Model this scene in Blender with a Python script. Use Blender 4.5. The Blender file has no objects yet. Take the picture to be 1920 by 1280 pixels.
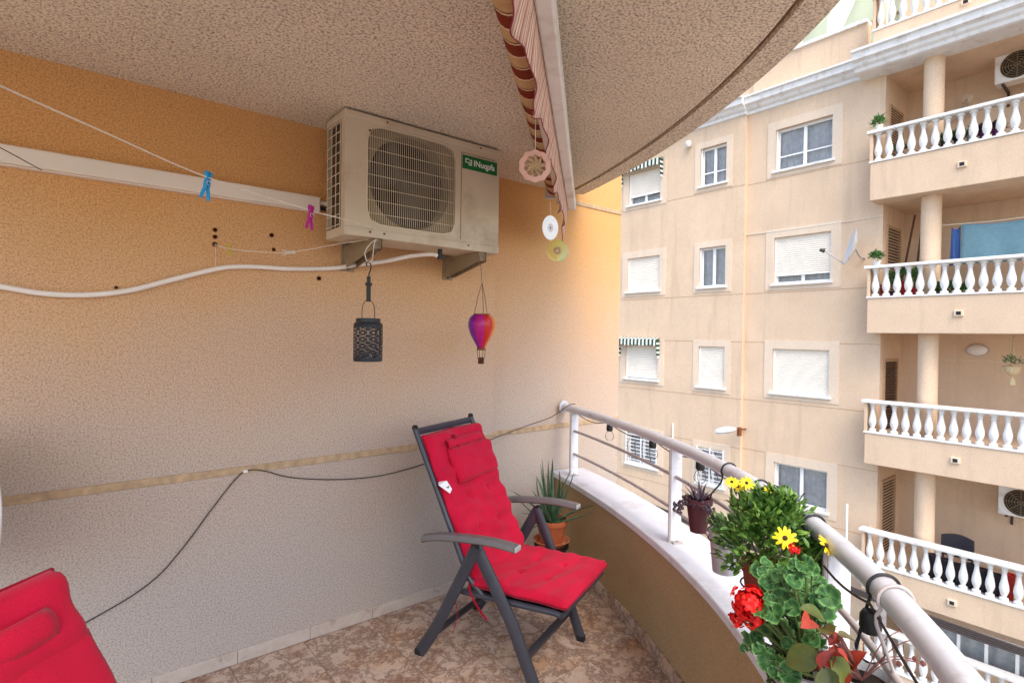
import bpy, math, random
from math import sin, cos, pi, radians, degrees, sqrt, atan2, exp, hypot
from mathutils import Vector, Matrix, Euler

# ------------------------------------------------------------------ camera, sky, sun, exposure
sc = bpy.context.scene
col = sc.collection
H = 1.522                                  # eye height above the balcony floor
YAW, PITCH, ROLL, FPX = radians(51.048), radians(-.6533), radians(.7943), 1030.0
fw = Vector((cos(YAW)*cos(PITCH), sin(YAW)*cos(PITCH), sin(PITCH)))
r0 = Vector((sin(YAW), -cos(YAW), 0)); u0 = r0.cross(fw)
rt = cos(ROLL)*r0 + sin(ROLL)*u0
up = -sin(ROLL)*r0 + cos(ROLL)*u0
cam = bpy.data.cameras.new('camera'); cam.sensor_width = 36; cam.lens = FPX*36/1920
cam.clip_start = .02; cam.clip_end = 600
co_ = bpy.data.objects.new('camera', cam); col.objects.link(co_)
co_.matrix_world = Matrix((( rt.x, up.x, -fw.x, 0), (rt.y, up.y, -fw.y, 0), (rt.z, up.z, -fw.z, H), (0, 0, 0, 1)))
sc.camera = co_

SUN_EL, SUN_AZ = radians(54), radians(247)         # azimuth measured from +X, counter-clockwise
world = bpy.data.worlds.new('World'); sc.world = world; world.use_nodes = True
nt = world.node_tree; bg = nt.nodes['Background']
sky = nt.nodes.new('ShaderNodeTexSky'); sky.sky_type = 'NISHITA'; sky.sun_disc = False
sky.sun_elevation = SUN_EL; sky.sun_rotation = radians(90) - SUN_AZ
sky.dust_density = 2.5; sky.air_density = 1.0; sky.ozone_density = .6
nt.links.new(sky.outputs[0], bg.inputs[0]); bg.inputs[1].default_value = 0.15
sl = bpy.data.lights.new('sun', 'SUN'); sl.energy = 1.1; sl.angle = radians(45); sl.color = (1, .93, .84)
so = bpy.data.objects.new('sun', sl); col.objects.link(so)
so.rotation_euler = Vector((cos(SUN_EL)*cos(SUN_AZ), cos(SUN_EL)*sin(SUN_AZ), sin(SUN_EL))).to_track_quat('Z', 'Y').to_euler()
so.location = (0, 0, 30)
sc.view_settings.view_transform = 'Standard'; sc.view_settings.look = 'None'
sc.view_settings.gamma = 1; sc.view_settings.use_curve_mapping = False
sc.view_settings.exposure = 1.46
sc.cycles.max_bounces = 8; sc.cycles.diffuse_bounces = 5; sc.cycles.transparent_max_bounces = 12

rnd = random.Random(7)
def ray(px, py, d):                         # point in the camera frame at a real distance d along the optical axis
    return (fw + (px-960)/FPX*rt - (py-640)/FPX*up)*d

# ------------------------------------------------------------------ materials
def rgb(h):
    c = [int(h[i:i+2], 16)/255 for i in (0, 2, 4)]
    return tuple(x/12.92 if x <= .04045 else ((x+.055)/1.055)**2.4 for x in c)
class N:
    def __init__(s, name):
        s.m = bpy.data.materials.new(name); s.m.use_nodes = True; s.t = s.m.node_tree
        s.b = s.t.nodes['Principled BSDF']; s.tc = s.t.nodes.new('ShaderNodeTexCoord'); s.vec = s.tc.outputs['Object']
    def n(s, typ, **k):
        o = s.t.nodes.new('ShaderNode'+typ)
        for a, v in k.items(): setattr(o, a, v)
        return o
    def l(s, a, b): s.t.links.new(a, b)
    def noise(s, scale, detail=3, rough=.55, dist=0, vec=None):
        o = s.n('TexNoise'); o.inputs['Scale'].default_value = scale; o.inputs['Detail'].default_value = detail
        o.inputs['Roughness'].default_value = rough; o.inputs['Distortion'].default_value = dist
        s.l(vec or s.vec, o.inputs['Vector']); return o.outputs['Fac']
    def ramp(s, fac, stops, interp='LINEAR'):
        o = s.n('ValToRGB'); e = o.color_ramp.elements; o.color_ramp.interpolation = interp
        while len(e) < len(stops): e.new(.5)
        for i, (p, c) in enumerate(stops):
            e[i].position = p; e[i].color = (c, c, c, 1) if isinstance(c, (int, float)) else (*c, 1)
        s.l(fac, o.inputs[0]); return o.outputs[0]
    def mix(s, fac, a, b, mode='MIX'):
        o = s.n('MixRGB', blend_type=mode)
        for i, v in ((0, fac), (1, a), (2, b)):
            if isinstance(v, (int, float)): o.inputs[i].default_value = v
            elif isinstance(v, tuple): o.inputs[i].default_value = (*v, 1)
            else: s.l(v, o.inputs[i])
        return o.outputs[0]
    def math(s, op, a, b=0):
        o = s.n('Math', operation=op)
        for i, v in ((0, a), (1, b)):
            if isinstance(v, (int, float)): o.inputs[i].default_value = v
            else: s.l(v, o.inputs[i])
        return o.outputs[0]
    def sep(s, vec=None):
        o = s.n('SeparateXYZ'); s.l(vec or s.vec, o.inputs[0]); return o.outputs
    def bump(s, h, strength=.3, dist=.01):
        o = s.n('Bump'); o.inputs['Strength'].default_value = strength; o.inputs['Distance'].default_value = dist
        s.l(h, o.inputs['Height']); s.l(o.outputs[0], s.b.inputs['Normal'])
    def col(s, c):
        if isinstance(c, tuple): s.b.inputs['Base Color'].default_value = (*c, 1)
        else: s.l(c, s.b.inputs['Base Color'])
    def set(s, rough=.6, metal=0, spec=.5):
        s.b.inputs['Roughness'].default_value = rough; s.b.inputs['Metallic'].default_value = metal
        s.b.inputs['Specular IOR Level'].default_value = spec
        return s.m
def pm(name, base, rough=.6, var=.12, vscale=6, bump=0, bscale=200, metal=0, spec=.4, dirt=None, dscale=3, dlo=.55, dhi=.75):
    k = N(name); f = k.noise(vscale, 4)
    lo = tuple(c*(1-var) for c in base); hi = tuple(min(1, c*(1+var)) for c in base)
    c = k.ramp(f, [(.3, lo), (.7, hi)])
    if dirt: c = k.mix(k.ramp(k.noise(dscale, 6, .65), [(dlo, 0), (dhi, 1)]), c, dirt)
    k.col(c)
    if bump: k.bump(k.noise(bscale, 2), bump, .004)
    return k.set(rough, metal, spec)
def grain_nodes(k, scale):
    """fine sand grain plus scattered darker specks; returns grain, specks"""
    g = k.noise(scale, 3, .8)
    v = k.n('TexVoronoi'); v.inputs['Scale'].default_value = scale; k.l(k.vec, v.inputs['Vector'])
    sp = k.sep(v.outputs['Color'])[0]
    speck = k.math('MULTIPLY', k.ramp(v.outputs['Distance'], [(.22, 1), (.48, 0)]), k.ramp(sp, [(.60, 0), (.85, 1)]))
    return g, speck
def stucco(name, base, dark, scale=90, grain=.5, bump=.6, blotch=.10, streak=0):
    k = N(name); g, sp = grain_nodes(k, scale); big = k.noise(1.1, 4); mid = k.noise(7, 4)
    c = k.ramp(big, [(.3, tuple(x*(1-blotch) for x in base)), (.7, tuple(min(1, x*(1+blotch)) for x in base))])
    c = k.mix(k.ramp(mid, [(.4, 0), (.75, .22)]), c, tuple(x*.82 for x in base))
    c = k.mix(k.ramp(g, [(.36, grain*.8), (.52, 0)]), c, dark)
    c = k.mix(k.ramp(g, [(.52, 0), (.70, .4)]), c, tuple(min(1, x*1.22) for x in base))
    c = k.mix(k.math('MULTIPLY', sp, grain*.7), c, dark)
    if streak:
        mp = k.n('Mapping'); mp.inputs['Scale'].default_value = (1, 1, .10); k.l(k.vec, mp.inputs['Vector'])
        c = k.mix(k.ramp(k.noise(3.2, 6, .7, .3, mp.outputs[0]), [(.52, 0), (.78, streak)]), c, tuple(x*.62 for x in base))
        c = k.mix(k.ramp(k.noise(1.7, 5, .6), [(.5, 0), (.75, streak*.6)]), c, tuple(x*y for x, y in zip(base, (.82, .78, .72))))
    k.col(c); k.bump(k.math('SUBTRACT', g, k.math('MULTIPLY', sp, .4)), bump, .005)
    return k.set(.92, 0, .15)

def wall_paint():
    # ochre stucco with warm bounce light high up and greyer skylight low painted in, with an uneven border
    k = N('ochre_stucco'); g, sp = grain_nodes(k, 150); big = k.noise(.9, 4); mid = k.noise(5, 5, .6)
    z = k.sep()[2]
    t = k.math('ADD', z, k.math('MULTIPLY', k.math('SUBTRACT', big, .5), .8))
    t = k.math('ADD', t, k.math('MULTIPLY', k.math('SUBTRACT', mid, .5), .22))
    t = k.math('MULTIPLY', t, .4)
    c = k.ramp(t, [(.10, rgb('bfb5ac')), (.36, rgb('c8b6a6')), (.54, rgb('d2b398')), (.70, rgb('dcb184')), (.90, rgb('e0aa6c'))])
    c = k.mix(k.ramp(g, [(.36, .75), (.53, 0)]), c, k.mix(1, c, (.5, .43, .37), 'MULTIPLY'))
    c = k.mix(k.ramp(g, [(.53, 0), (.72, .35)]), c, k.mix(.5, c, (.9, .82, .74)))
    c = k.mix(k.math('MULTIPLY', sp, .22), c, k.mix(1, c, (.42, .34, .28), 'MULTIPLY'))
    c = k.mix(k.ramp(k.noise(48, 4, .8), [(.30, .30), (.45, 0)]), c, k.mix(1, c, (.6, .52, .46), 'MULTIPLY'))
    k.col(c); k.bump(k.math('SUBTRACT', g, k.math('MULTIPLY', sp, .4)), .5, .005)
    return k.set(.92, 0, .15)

M = {}
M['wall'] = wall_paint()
M['ceil'] = stucco('ceiling_stucco', (.83, .73, .58), rgb('6e5f50'), 105, 1.0, .7)
M['ochre'] = stucco('parapet_stucco', (.46, .32, .17), rgb('7f5f36'), 130, .45, .4)
M['band'] = pm('ochre_trim', rgb('b89c7a'), .8, .22, 25, .3, 60)
M['groove'] = pm('groove_dirt_shade', rgb('80684a'), .9, .2, 20)  # brown colour holds both the groove's dirt and its shade
M['cope'] = pm('white_coping', rgb('d8d8dc'), .55, .06, 5, .2, 120, dirt=rgb('a59c92'), dscale=5, dlo=.52, dhi=.85)
M['rail'] = pm('white_steel_rail', rgb('c8c8cc'), .34, .06, 10, .08, 90, dirt=rgb('9a8574'), dscale=9, dlo=.58, dhi=.8)
M['post'] = pm('white_post', rgb('e6e6ea'), .4, .05, 10, dirt=rgb('8f7a68'), dscale=14, dlo=.58, dhi=.76)
M['rod'] = pm('grey_rod', rgb('b5aaa6'), .4, .1, 20)
M['white'] = pm('white_paint', rgb('e6e4e0'), .5, .06, 4, .1, 60, dirt=rgb('b3a795'), dscale=6, dlo=.52, dhi=.85)
M['facade'] = stucco('facade_render', rgb('dcc2a6'), rgb('b99c7e'), 40, .3, .12, .06, .55)
M['surround'] = stucco('window_surround', rgb('e0ccb5'), rgb('c3ab92'), 40, .25, .08, .04, .4)
M['fjoint'] = pm('facade_joint', rgb('b99a7a'), .9, .1, 8)
M['shutter'] = pm('shutter_slats', rgb('ece3d4'), .55, .05, 3)
M['wframe'] = pm('window_frame', rgb('f0f0ee'), .4, .03, 5)
M['curtain'] = pm('curtain_cloth', rgb('d2cfcb'), .9, .15, 9)
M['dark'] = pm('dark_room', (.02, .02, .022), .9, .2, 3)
M['chair'] = pm('anthracite_aluminium', rgb('3a3c45'), .34, .12, 14, .1, 300, 0, .5)
M['armrest'] = pm('armrest_plastic', rgb('6f6a6a'), .42, .08, 20)
M['armcap'] = pm('armrest_end', rgb('a9a7a4'), .4, .05, 20)
M['black'] = pm('black_plastic', (.012, .012, .013), .45, .2, 10)
M['lantern'] = pm('lantern_metal', (.022, .024, .03), .45, .3, 12, .2, 200)
M['cord'] = pm('white_cord', rgb('e2dacb'), .8, .1, 30)
M['hose'] = pm('white_hose', rgb('ebe3da'), .5, .06, 6)
M['cable'] = pm('dark_cable', rgb('463c38'), .6, .2, 30)
M['ac'] = pm('ac_casing', (.61, .52, .385), .5, .06, 3, .05, 40, dirt=rgb('8f7a5a'), dscale=3.5, dlo=.52, dhi=.86)
M['acw'] = pm('ac_wire', rgb('dccfb4'), .5, .12, 9)
M['acdark'] = pm('ac_inside', rgb('241f1b'), .8, .3, 8)
M['fan'] = pm('ac_fan', rgb('2b2a2e'), .6, .2, 6)
M['acring'] = pm('ac_shroud', rgb('8c7d62'), .7, .15, 9)
M['fin'] = pm('ac_fins', rgb('4a3c30'), .6, .25, 20)
M['seam'] = pm('ac_seam', rgb('7d6b52'), .8, .15, 9)
M['green'] = pm('green_label', rgb('0c6b35'), .45, .08, 20)
M['white_ink'] = pm('white_ink', rgb('e8efe6'), .6, .02, 5)
M['bracket'] = pm('bracket_metal', (.30, .23, .14), .6, .15, 12, dirt=rgb('6b5138'), dscale=9, dlo=.55, dhi=.7)
M['duct'] = pm('cable_duct', rgb('e7ddd0'), .5, .04, 3)
M['blue'] = pm('blue_plastic', rgb('1f9ad6'), .4, .06, 20)
M['magenta'] = pm('magenta_plastic', rgb('b01a86'), .4, .06, 20)
M['yellow_p'] = pm('yellow_plastic', rgb('c9b81f'), .4, .06, 20)
M['terra'] = pm('terracotta', rgb('b35f38'), .75, .15, 12, dirt=rgb('c99a78'), dscale=12, dlo=.58, dhi=.75)
M['brownpot'] = pm('brown_pot', rgb('7a3220'), .6, .12, 12)
M['burgundy'] = pm('burgundy_pot', rgb('4b1f26'), .5, .15, 12)
M['zinc'] = pm('zinc_pot', rgb('b4b1b6'), .38, .12, 12, 0, 0, .35, .5, dirt=rgb('8d8587'), dscale=10, dlo=.55, dhi=.75)
M['soil'] = pm('soil', rgb('2d2119'), .95, .4, 60, .6, 150)
M['silver'] = pm('silver_plastic', rgb('cfd2d6'), .3, .05, 10, 0, 0, .3, .5)
M['wood'] = pm('dark_wood', rgb('5b3a24'), .6, .25, 30)
M['yflower'] = pm('yellow_petal', rgb('f2d21c'), .6, .10, 40)
M['fcentre'] = pm('flower_centre', rgb('3a2416'), .8, .3, 60)
M['rflower'] = pm('red_petal', rgb('d8140f'), .55, .22, 60)
M['stem'] = pm('plant_stem', rgb('5b6a35'), .7, .15, 30)
M['rstem'] = pm('pink_stem', rgb('6b4038'), .7, .2, 40)
M['purple'] = pm('dark_purple_leaf', rgb('40303c'), .6, .35, 40)
M['asphalt'] = pm('asphalt', (.06, .058, .055), .9, .2, 4, .4, 80)
M['paving'] = pm('street_paving', (.30, .27, .24), .9, .15, 3, .3, 40)
M['towel'] = pm('blue_towel', rgb('6d909b'), .95, .08, 12, .5, 150)
M['towel2'] = pm('navy_towel', rgb('3d5b92'), .95, .1, 12, .5, 150)
M['redpot'] = pm('red_pot', rgb('a8201c'), .5, .1, 10)
M['ppot'] = pm('purple_pot', rgb('6b2a6d'), .5, .1, 10)
M['dpot'] = pm('dark_pot', rgb('2c2a33'), .5, .2, 10)
M['gstripe_d'] = pm('green_canvas', rgb('1f4a38'), .9, .1, 12)
M['pergola'] = pm('pale_green_paint', rgb('dfe6cf'), .6, .05, 3)
M['tag'] = pm('white_tag', rgb('f2f0ee'), .7, .03, 20)
M['rope'] = pm('macrame', rgb('c9b48c'), .9, .2, 40)
M['rust'] = pm('rust', rgb('7a4a2a'), .9, .3, 40)
M['saucer'] = pm('clay_saucer', rgb('b9714c'), .7, .12, 12)

def leafmat(name, a, b, rough=.45, sc_=30, back=None):
    k = N(name); oi = k.n('ObjectInfo')
    f = k.math('ADD', k.math('MULTIPLY', k.noise(sc_, 3), .75), k.math('MULTIPLY', oi.outputs['Random'], .25))
    c = k.ramp(f, [(.3, a), (.7, b)])
    if back:
        g = k.n('NewGeometry'); c = k.mix(g.outputs['Backfacing'], c, back)
    k.col(c); k.b.inputs['Subsurface Weight'].default_value = 0
    k.b.inputs['Transmission Weight'].default_value = 0
    return k.set(rough, 0, .4)
M['leaf'] = leafmat('bush_leaf', rgb('234c16'), rgb('a2cc62'), .4, 45)
def geranium_mat():
    k = N('geranium_leaf'); oi = k.n('ObjectInfo'); x = k.sep()
    r = k.math('SQRT', k.math('ADD', k.math('MULTIPLY', x[0], x[0]), k.math('MULTIPLY', x[1], x[1])))
    r = k.math('ADD', k.math('DIVIDE', r, .0275), k.math('MULTIPLY', k.noise(90, 3), .25))
    c = k.ramp(r, [(.10, rgb('5f8c4a')), (.5, rgb('3a6634')), (.78, rgb('2f5a2e')), (.95, rgb('4f7f42')), (1.2, rgb('6a9452'))])
    an = k.math('ARCTAN2', x[1], x[0]); w = k.math('ABSOLUTE', k.math('SINE', k.math('MULTIPLY', an, 3.6)))
    c = k.mix(k.ramp(w, [(.0, .28), (.12, 0)]), c, rgb('86a868'))
    c = k.mix(k.math('MULTIPLY', oi.outputs['Random'], .55), c, k.mix(1, c, (.45, .5, .4), 'MULTIPLY')); k.col(c)
    k.bump(w, .4, .003); return k.set(.6, 0, .3)
M['gleaf'] = geranium_mat()
M['bleaf'] = leafmat('begonia_leaf', rgb('2f3f1e'), rgb('5f6630'), .35, 30)
M['bredleaf'] = leafmat('red_begonia_leaf', rgb('7a2a20'), rgb('b8442e'), .35, 18)
M['bmix'] = leafmat('bronze_begonia_leaf', rgb('4a3020'), rgb('6c6a34'), .4, 40)
M['aloe'] = leafmat('aloe_leaf', rgb('2c4634'), rgb('5c7c5a'), .45, 20)
M['sleaf'] = leafmat('succulent_leaf', rgb('4a5a3a'), rgb('8a9468'), .5, 30)
M['fleaf'] = leafmat('far_leaf', rgb('284c22'), rgb('5c8a44'), .6, 12)

def fabric(name, base):
    k = N(name); f = k.noise(5, 4); w = k.noise(420, 2)
    c = k.ramp(f, [(.3, tuple(x*.80 for x in base)), (.7, tuple(min(1, x*1.12) for x in base))])
    c = k.mix(k.ramp(w, [(.35, .4), (.6, 0)]), c, tuple(x*.6 for x in base))
    k.col(c); k.bump(w, .25, .002); m = k.set(.95, 0, .15)
    k.b.inputs['Sheen Weight'].default_value = .12
    k.b.inputs['Sheen Tint'].default_value = (1, .6, .65, 1)
    return m
M['red'] = fabric('red_canvas', rgb('d01a3c'))
M['redk'] = fabric('red_binding', rgb('9c0f2a'))

def floor_mat():
    k = N('marbled_tile'); oi = k.n('ObjectInfo')
    cx = k.n('VectorMath', operation='ADD'); k.l(k.vec, cx.inputs[0])
    cm = k.n('CombineXYZ'); k.l(k.math('MULTIPLY', oi.outputs['Random'], 37), cm.inputs[0]); k.l(k.math('MULTIPLY', oi.outputs['Random'], 91), cm.inputs[1])
    k.l(cm.outputs[0], cx.inputs[1]); v = cx.outputs[0]
    a = k.noise(5, 6, .62, 1.3, v); b = k.mix(.5, k.noise(6.5, 7, .74, .8, v), k.noise(11, 7, .8, .4, v)); d = k.noise(2.6, 3, .5, .6, v)
    c = k.ramp(a, [(.25, rgb('8a6a58')), (.40, rgb('b89a84')), (.52, rgb('cdb8a6')), (.66, rgb('c4aa98')), (.8, rgb('9f8270'))])
    c = k.mix(k.ramp(d, [(.5, 0), (.72, .5)]), c, rgb('c99a6c'))
    vein = k.math('ABSOLUTE', k.math('SUBTRACT', b, .5))
    c = k.mix(k.ramp(vein, [(.0, .85), (.015, .5), (.042, 0)]), c, rgb('6b4838'))
    k.col(c); k.bump(k.noise(60, 3, .6, 0, v), .12, .003)
    return k.set(.42, 0, .4)
M['tile'] = floor_mat()
M['grout'] = pm('grout', rgb('b7a590'), .95, .15, 20)
def base_mat():
    k = N('baseboard_tile'); oi = k.n('ObjectInfo')
    a = k.noise(9, 6, .65, 1.8); c = k.ramp(a, [(.3, rgb('9a8678')), (.42, rgb('bcaea2')), (.7, rgb('c9beb2'))]); k.col(c)
    return k.set(.4, 0, .4)
M['skirt'] = base_mat()

def stripes(name, bands, axis, period, rough=.9):
    k = N(name); x = k.sep()[axis]
    f = k.math('FRACT', k.math('DIVIDE', k.math('ADD', x, 50), period))
    c = k.ramp(f, bands, 'CONSTANT'); c = k.mix(k.ramp(k.noise(40, 3), [(.35, .18), (.6, 0)]), c, (.2, .12, .08)); k.col(c)
    return k.set(rough, 0, .15)
BR, BE, PK = rgb('7d2f1c'), rgb('c9a878'), rgb('d8b3a4')
M['roll'] = stripes('striped_roll', [(0, BR), (.44, rgb('e0cfae')), (.5, BE), (.9, rgb('6b2418')), (.94, rgb('d8c8a4'))], 0, .155)
M['valance'] = stripes('striped_valance', [(0, rgb('cfa090')), (.2, rgb('e8d3c4')), (.34, rgb('b98062')), (.46, rgb('ecd9cc')), (.62, rgb('c99a80')), (.74, rgb('e3c3b6')), (.9, rgb('a8695c'))], 0, .062)
M['vedge'] = pm('valance_binding', rgb('8a3a44'), .9, .1, 20)
M['gstripe'] = stripes('green_white_stripe', [(0, rgb('1f4a3c')), (.5, rgb('e6e8e0'))], 1, .13)
def balloon_mat(nm, c): return pm(nm, rgb(c), .35, .1, 20)
BAL = [balloon_mat('balloon_'+n, c) for n, c in (('blue', '27489a'), ('purple', '7a1f92'), ('magenta', 'b01a78'), ('red', 'c22a24'), ('orange', 'd9741c'), ('yellow', 'd9b020'), ('green', '3c8a3a'), ('teal', '1f7f8a'))]
def glass_mat(name, tint=(.8, .86, .9), ior=1.33):
    m = bpy.data.materials.new(name); m.use_nodes = True; t_ = m.node_tree; t_.nodes.remove(t_.nodes['Principled BSDF'])
    o = t_.nodes['Material Output']; tr = t_.nodes.new('ShaderNodeBsdfTransparent'); gl = t_.nodes.new('ShaderNodeBsdfGlossy')
    gl.inputs['Roughness'].default_value = .04; tr.inputs[0].default_value = (*tint, 1)
    nz = t_.nodes.new('ShaderNodeTexNoise'); nz.inputs['Scale'].default_value = 3; bp = t_.nodes.new('ShaderNodeBump'); bp.inputs['Strength'].default_value = .04
    t_.links.new(nz.outputs[0], bp.inputs['Height']); t_.links.new(bp.outputs[0], gl.inputs['Normal'])
    fr = t_.nodes.new('ShaderNodeFresnel'); fr.inputs[0].default_value = ior
    mx = t_.nodes.new('ShaderNodeMixShader'); t_.links.new(fr.outputs[0], mx.inputs[0]); t_.links.new(tr.outputs[0], mx.inputs[1]); t_.links.new(gl.outputs[0], mx.inputs[2])
    t_.links.new(mx.outputs[0], o.inputs[0]); return m
M['glass'] = glass_mat('window_glass', (.93, .94, .95))
M['bulb'] = glass_mat('clear_bulb', (.97, .97, .97), 1.12)
def cd_mat(name, base, rough):
    k = N(name); c = k.ramp(k.noise(30, 2), [(.3, base), (.7, tuple(min(1, x*1.15) for x in base))]); k.col(c); return k.set(rough, .25, .6)
M['cdw'] = cd_mat('white_disc', rgb('f4f4f2'), .35)
def cd2():
    k = N('iridescent_disc'); s = k.sep(); a = k.math('ARCTAN2', s[0], s[2])
    c = k.ramp(k.math('FRACT', k.math('ADD', k.math('DIVIDE', a, 3.14159), 1)), [(0, rgb('e0cf72')), (.25, rgb('d8d8a0')), (.45, rgb('9cc47a')), (.6, rgb('e6d98a')), (.8, rgb('d8b86a')), (1, rgb('e0cf72'))])
    k.col(c); return k.set(.25, .5, .6)
M['cdy'] = cd2()
M['shell'] = pm('pink_ornament', rgb('cfa090'), .4, .12, 20)
M['shell2'] = pm('ornament_centre', rgb('a98a68'), .5, .3, 40)

# ------------------------------------------------------------------ geometry helpers
class G:
    def __init__(s): s.v = []; s.f = []
    def add(s, vs, fs):
        b = len(s.v); s.v += [tuple(p) for p in vs]; s.f += [tuple(b+i for i in f) for f in fs]; return s
    def box(s, x0, x1, y0, y1, z0, z1):
        return s.add([(x, y, z) for z in (z0, z1) for y in (y0, y1) for x in (x0, x1)],
                     [(0, 2, 3, 1), (4, 5, 7, 6), (0, 1, 5, 4), (2, 6, 7, 3), (0, 4, 6, 2), (1, 3, 7, 5)])
    def bar(s, a, b, w, h, upv=(0, 0, 1)):                       # rectangular bar from a to b
        a, b = Vector(a), Vector(b); d = (b-a).normalized(); x = d.cross(Vector(upv))
        if x.length < 1e-4: x = d.cross(Vector((1, 0, 0)))
        x.normalize(); z = x.cross(d)
        vs = [p + x*i*w/2 + z*j*h/2 for p in (a, b) for j in (-1, 1) for i in (-1, 1)]
        return s.add(vs, [(0, 1, 3, 2), (4, 6, 7, 5), (0, 4, 5, 1), (2, 3, 7, 6), (0, 2, 6, 4), (1, 5, 7, 3)])
    def tube(s, pts, r, n=8, caps=True, closed=False, flat=1.0):
        pts = [Vector(p) for p in pts]; m = len(pts); b = len(s.v); prev = None
        for i, p in enumerate(pts):
            if closed: d = pts[(i+1) % m] - pts[i-1]
            else: d = pts[min(i+1, m-1)] - pts[max(i-1, 0)]
            d.normalize()
            if prev is None:
                x = d.cross(Vector((0, 0, 1)));
                if x.length < 1e-3: x = d.cross(Vector((1, 0, 0)))
            else: x = prev - d*prev.dot(d)
            x.normalize(); prev = x; y = d.cross(x)
            rr = r[i] if isinstance(r, (list, tuple)) else r
            for k in range(n):
                a = 2*pi*k/n; s.v.append(tuple(p + (x*cos(a) + y*sin(a)*flat)*rr))
        for i in range(m if closed else m-1):
            j = (i+1) % m
            for k in range(n):
                k2 = (k+1) % n; s.f.append((b+i*n+k, b+i*n+k2, b+j*n+k2, b+j*n+k))
        if caps and not closed:
            s.f.append(tuple(b+k for k in range(n))[::-1]); s.f.append(tuple(b+(m-1)*n+k for k in range(n)))
        return s
    def lathe(s, prof, n=16, c=(0, 0, 0), cap=True, a0=0, a1=2*pi):
        b = len(s.v); full = abs(a1-a0-2*pi) < 1e-6; cnt = n if full else n+1
        for r, z in prof:
            for k in range(cnt):
                a = a0+(a1-a0)*k/n; s.v.append((c[0]+r*cos(a), c[1]+r*sin(a), c[2]+z))
        for i in range(len(prof)-1):
            for k in range(n):
                k2 = (k+1) % cnt; s.f.append((b+i*cnt+k, b+i*cnt+k2, b+(i+1)*cnt+k2, b+(i+1)*cnt+k))
        if cap and full:
            if prof[0][0] > 1e-5: s.f.append(tuple(b+k for k in range(n))[::-1])
            if prof[-1][0] > 1e-5: s.f.append(tuple(b+(len(prof)-1)*n+k for k in range(n)))
        return s
    def prism(s, poly, z0, z1):
        n = len(poly); return s.add([(x, y, z0) for x, y in poly]+[(x, y, z1) for x, y in poly],
            [tuple(range(n))[::-1], tuple(range(n, 2*n))]+[(i, (i+1) % n, n+(i+1) % n, n+i) for i in range(n)])
    def grid(s, rows):                                            # rows of points
        m, n = len(rows), len(rows[0]); b = len(s.v)
        for r in rows: s.v += [tuple(p) for p in r]
        for i in range(m-1):
            for j in range(n-1): s.f.append((b+i*n+j, b+i*n+j+1, b+(i+1)*n+j+1, b+(i+1)*n+j))
        return s
    def rings(s, rows, caps=True):                                # closed loops joined in order
        m, n = len(rows), len(rows[0]); b = len(s.v)
        for r in rows: s.v += [tuple(p) for p in r]
        for i in range(m-1):
            for j in range(n):
                k = (j+1) % n; s.f.append((b+i*n+j, b+i*n+k, b+(i+1)*n+k, b+(i+1)*n+j))
        if caps: s.f.append(tuple(b+j for j in range(n))[::-1]); s.f.append(tuple(b+(m-1)*n+j for j in range(n)))
        return s
    def xf(s, m): s.v = [tuple(m @ Vector(p)) for p in s.v]; return s

def wloc(o):
    v = Vector((0, 0, 0))
    while o is not None: v = v + o.location; o = o.parent
    return v
def tag(o, label=None, cat=None, group=None, kind=None):
    for k, v in (('label', label), ('category', cat), ('group', group), ('kind', kind)):
        if v: o[k] = v
    return o
def mesh(name, g, mat, smooth=False, recalc=True):
    me = bpy.data.meshes.new(name); me.from_pydata(g.v, [], g.f)
    if recalc:
        import bmesh
        bm = bmesh.new(); bm.from_mesh(me); bmesh.ops.recalc_face_normals(bm, faces=bm.faces); bm.to_mesh(me); bm.free()
    me.materials.append(M[mat] if isinstance(mat, str) else mat)
    if smooth:
        me.polygons.foreach_set('use_smooth', [True]*len(me.polygons))
        if smooth != 'all': me.set_sharp_from_angle(angle=radians(40))
    me.update(); return me
def obj(name, g, mat, parent=None, space='W', smooth=False, bevel=0, recalc=True, label=None):
    """space: W world with the balcony floor at z = 0; C the same with heights given from eye level; L local to parent"""
    vs = [Vector(p) for p in g.v]
    if space == 'C': vs = [p + Vector((0, 0, H)) for p in vs]
    loc = Vector((0, 0, 0))
    if space in 'CW':
        if parent is not None: o0 = wloc(parent)
        else:
            xs = [p.x for p in vs]; ys = [p.y for p in vs]; zs = [p.z for p in vs]
            o0 = Vector(((min(xs)+max(xs))/2, (min(ys)+max(ys))/2, min(zs))); loc = o0
        vs = [p - o0 for p in vs]
    h = G(); h.v = [tuple(p) for p in vs]; h.f = g.f
    o = bpy.data.objects.new(name, mesh(name, h, mat, smooth, recalc)); col.objects.link(o)
    o.parent = parent; o.location = loc
    if bevel:
        b = o.modifiers.new('bevel', 'BEVEL'); b.width = bevel; b.segments = 2; b.limit_method = 'ANGLE'; b.angle_limit = radians(40)
    if label: o['label'] = label
    return o
def thing(name, loc, label, cat, group=None, rotz=0):
    o = bpy.data.objects.new(name, None); o.empty_display_size = .1; col.objects.link(o); o.location = loc; o.rotation_euler = (0, 0, rotz)
    return tag(o, label, cat, group)
def inst(name, me, parent=None, loc=(0, 0, 0), rot=None, scale=1, space='W'):
    o = bpy.data.objects.new(name, me); col.objects.link(o); o.parent = parent
    l = Vector(loc)
    if space == 'C': l = l + Vector((0, 0, H))
    if parent is not None and space in 'CW': l = l - wloc(parent)
    o.location = l
    if rot is not None:
        if isinstance(rot, (int, float)): o.rotation_euler = (0, 0, rot)
        else: o.rotation_euler = rot if not isinstance(rot, Matrix) else rot.to_euler()
    o.scale = (scale,)*3 if isinstance(scale, (int, float)) else scale
    return o
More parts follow.
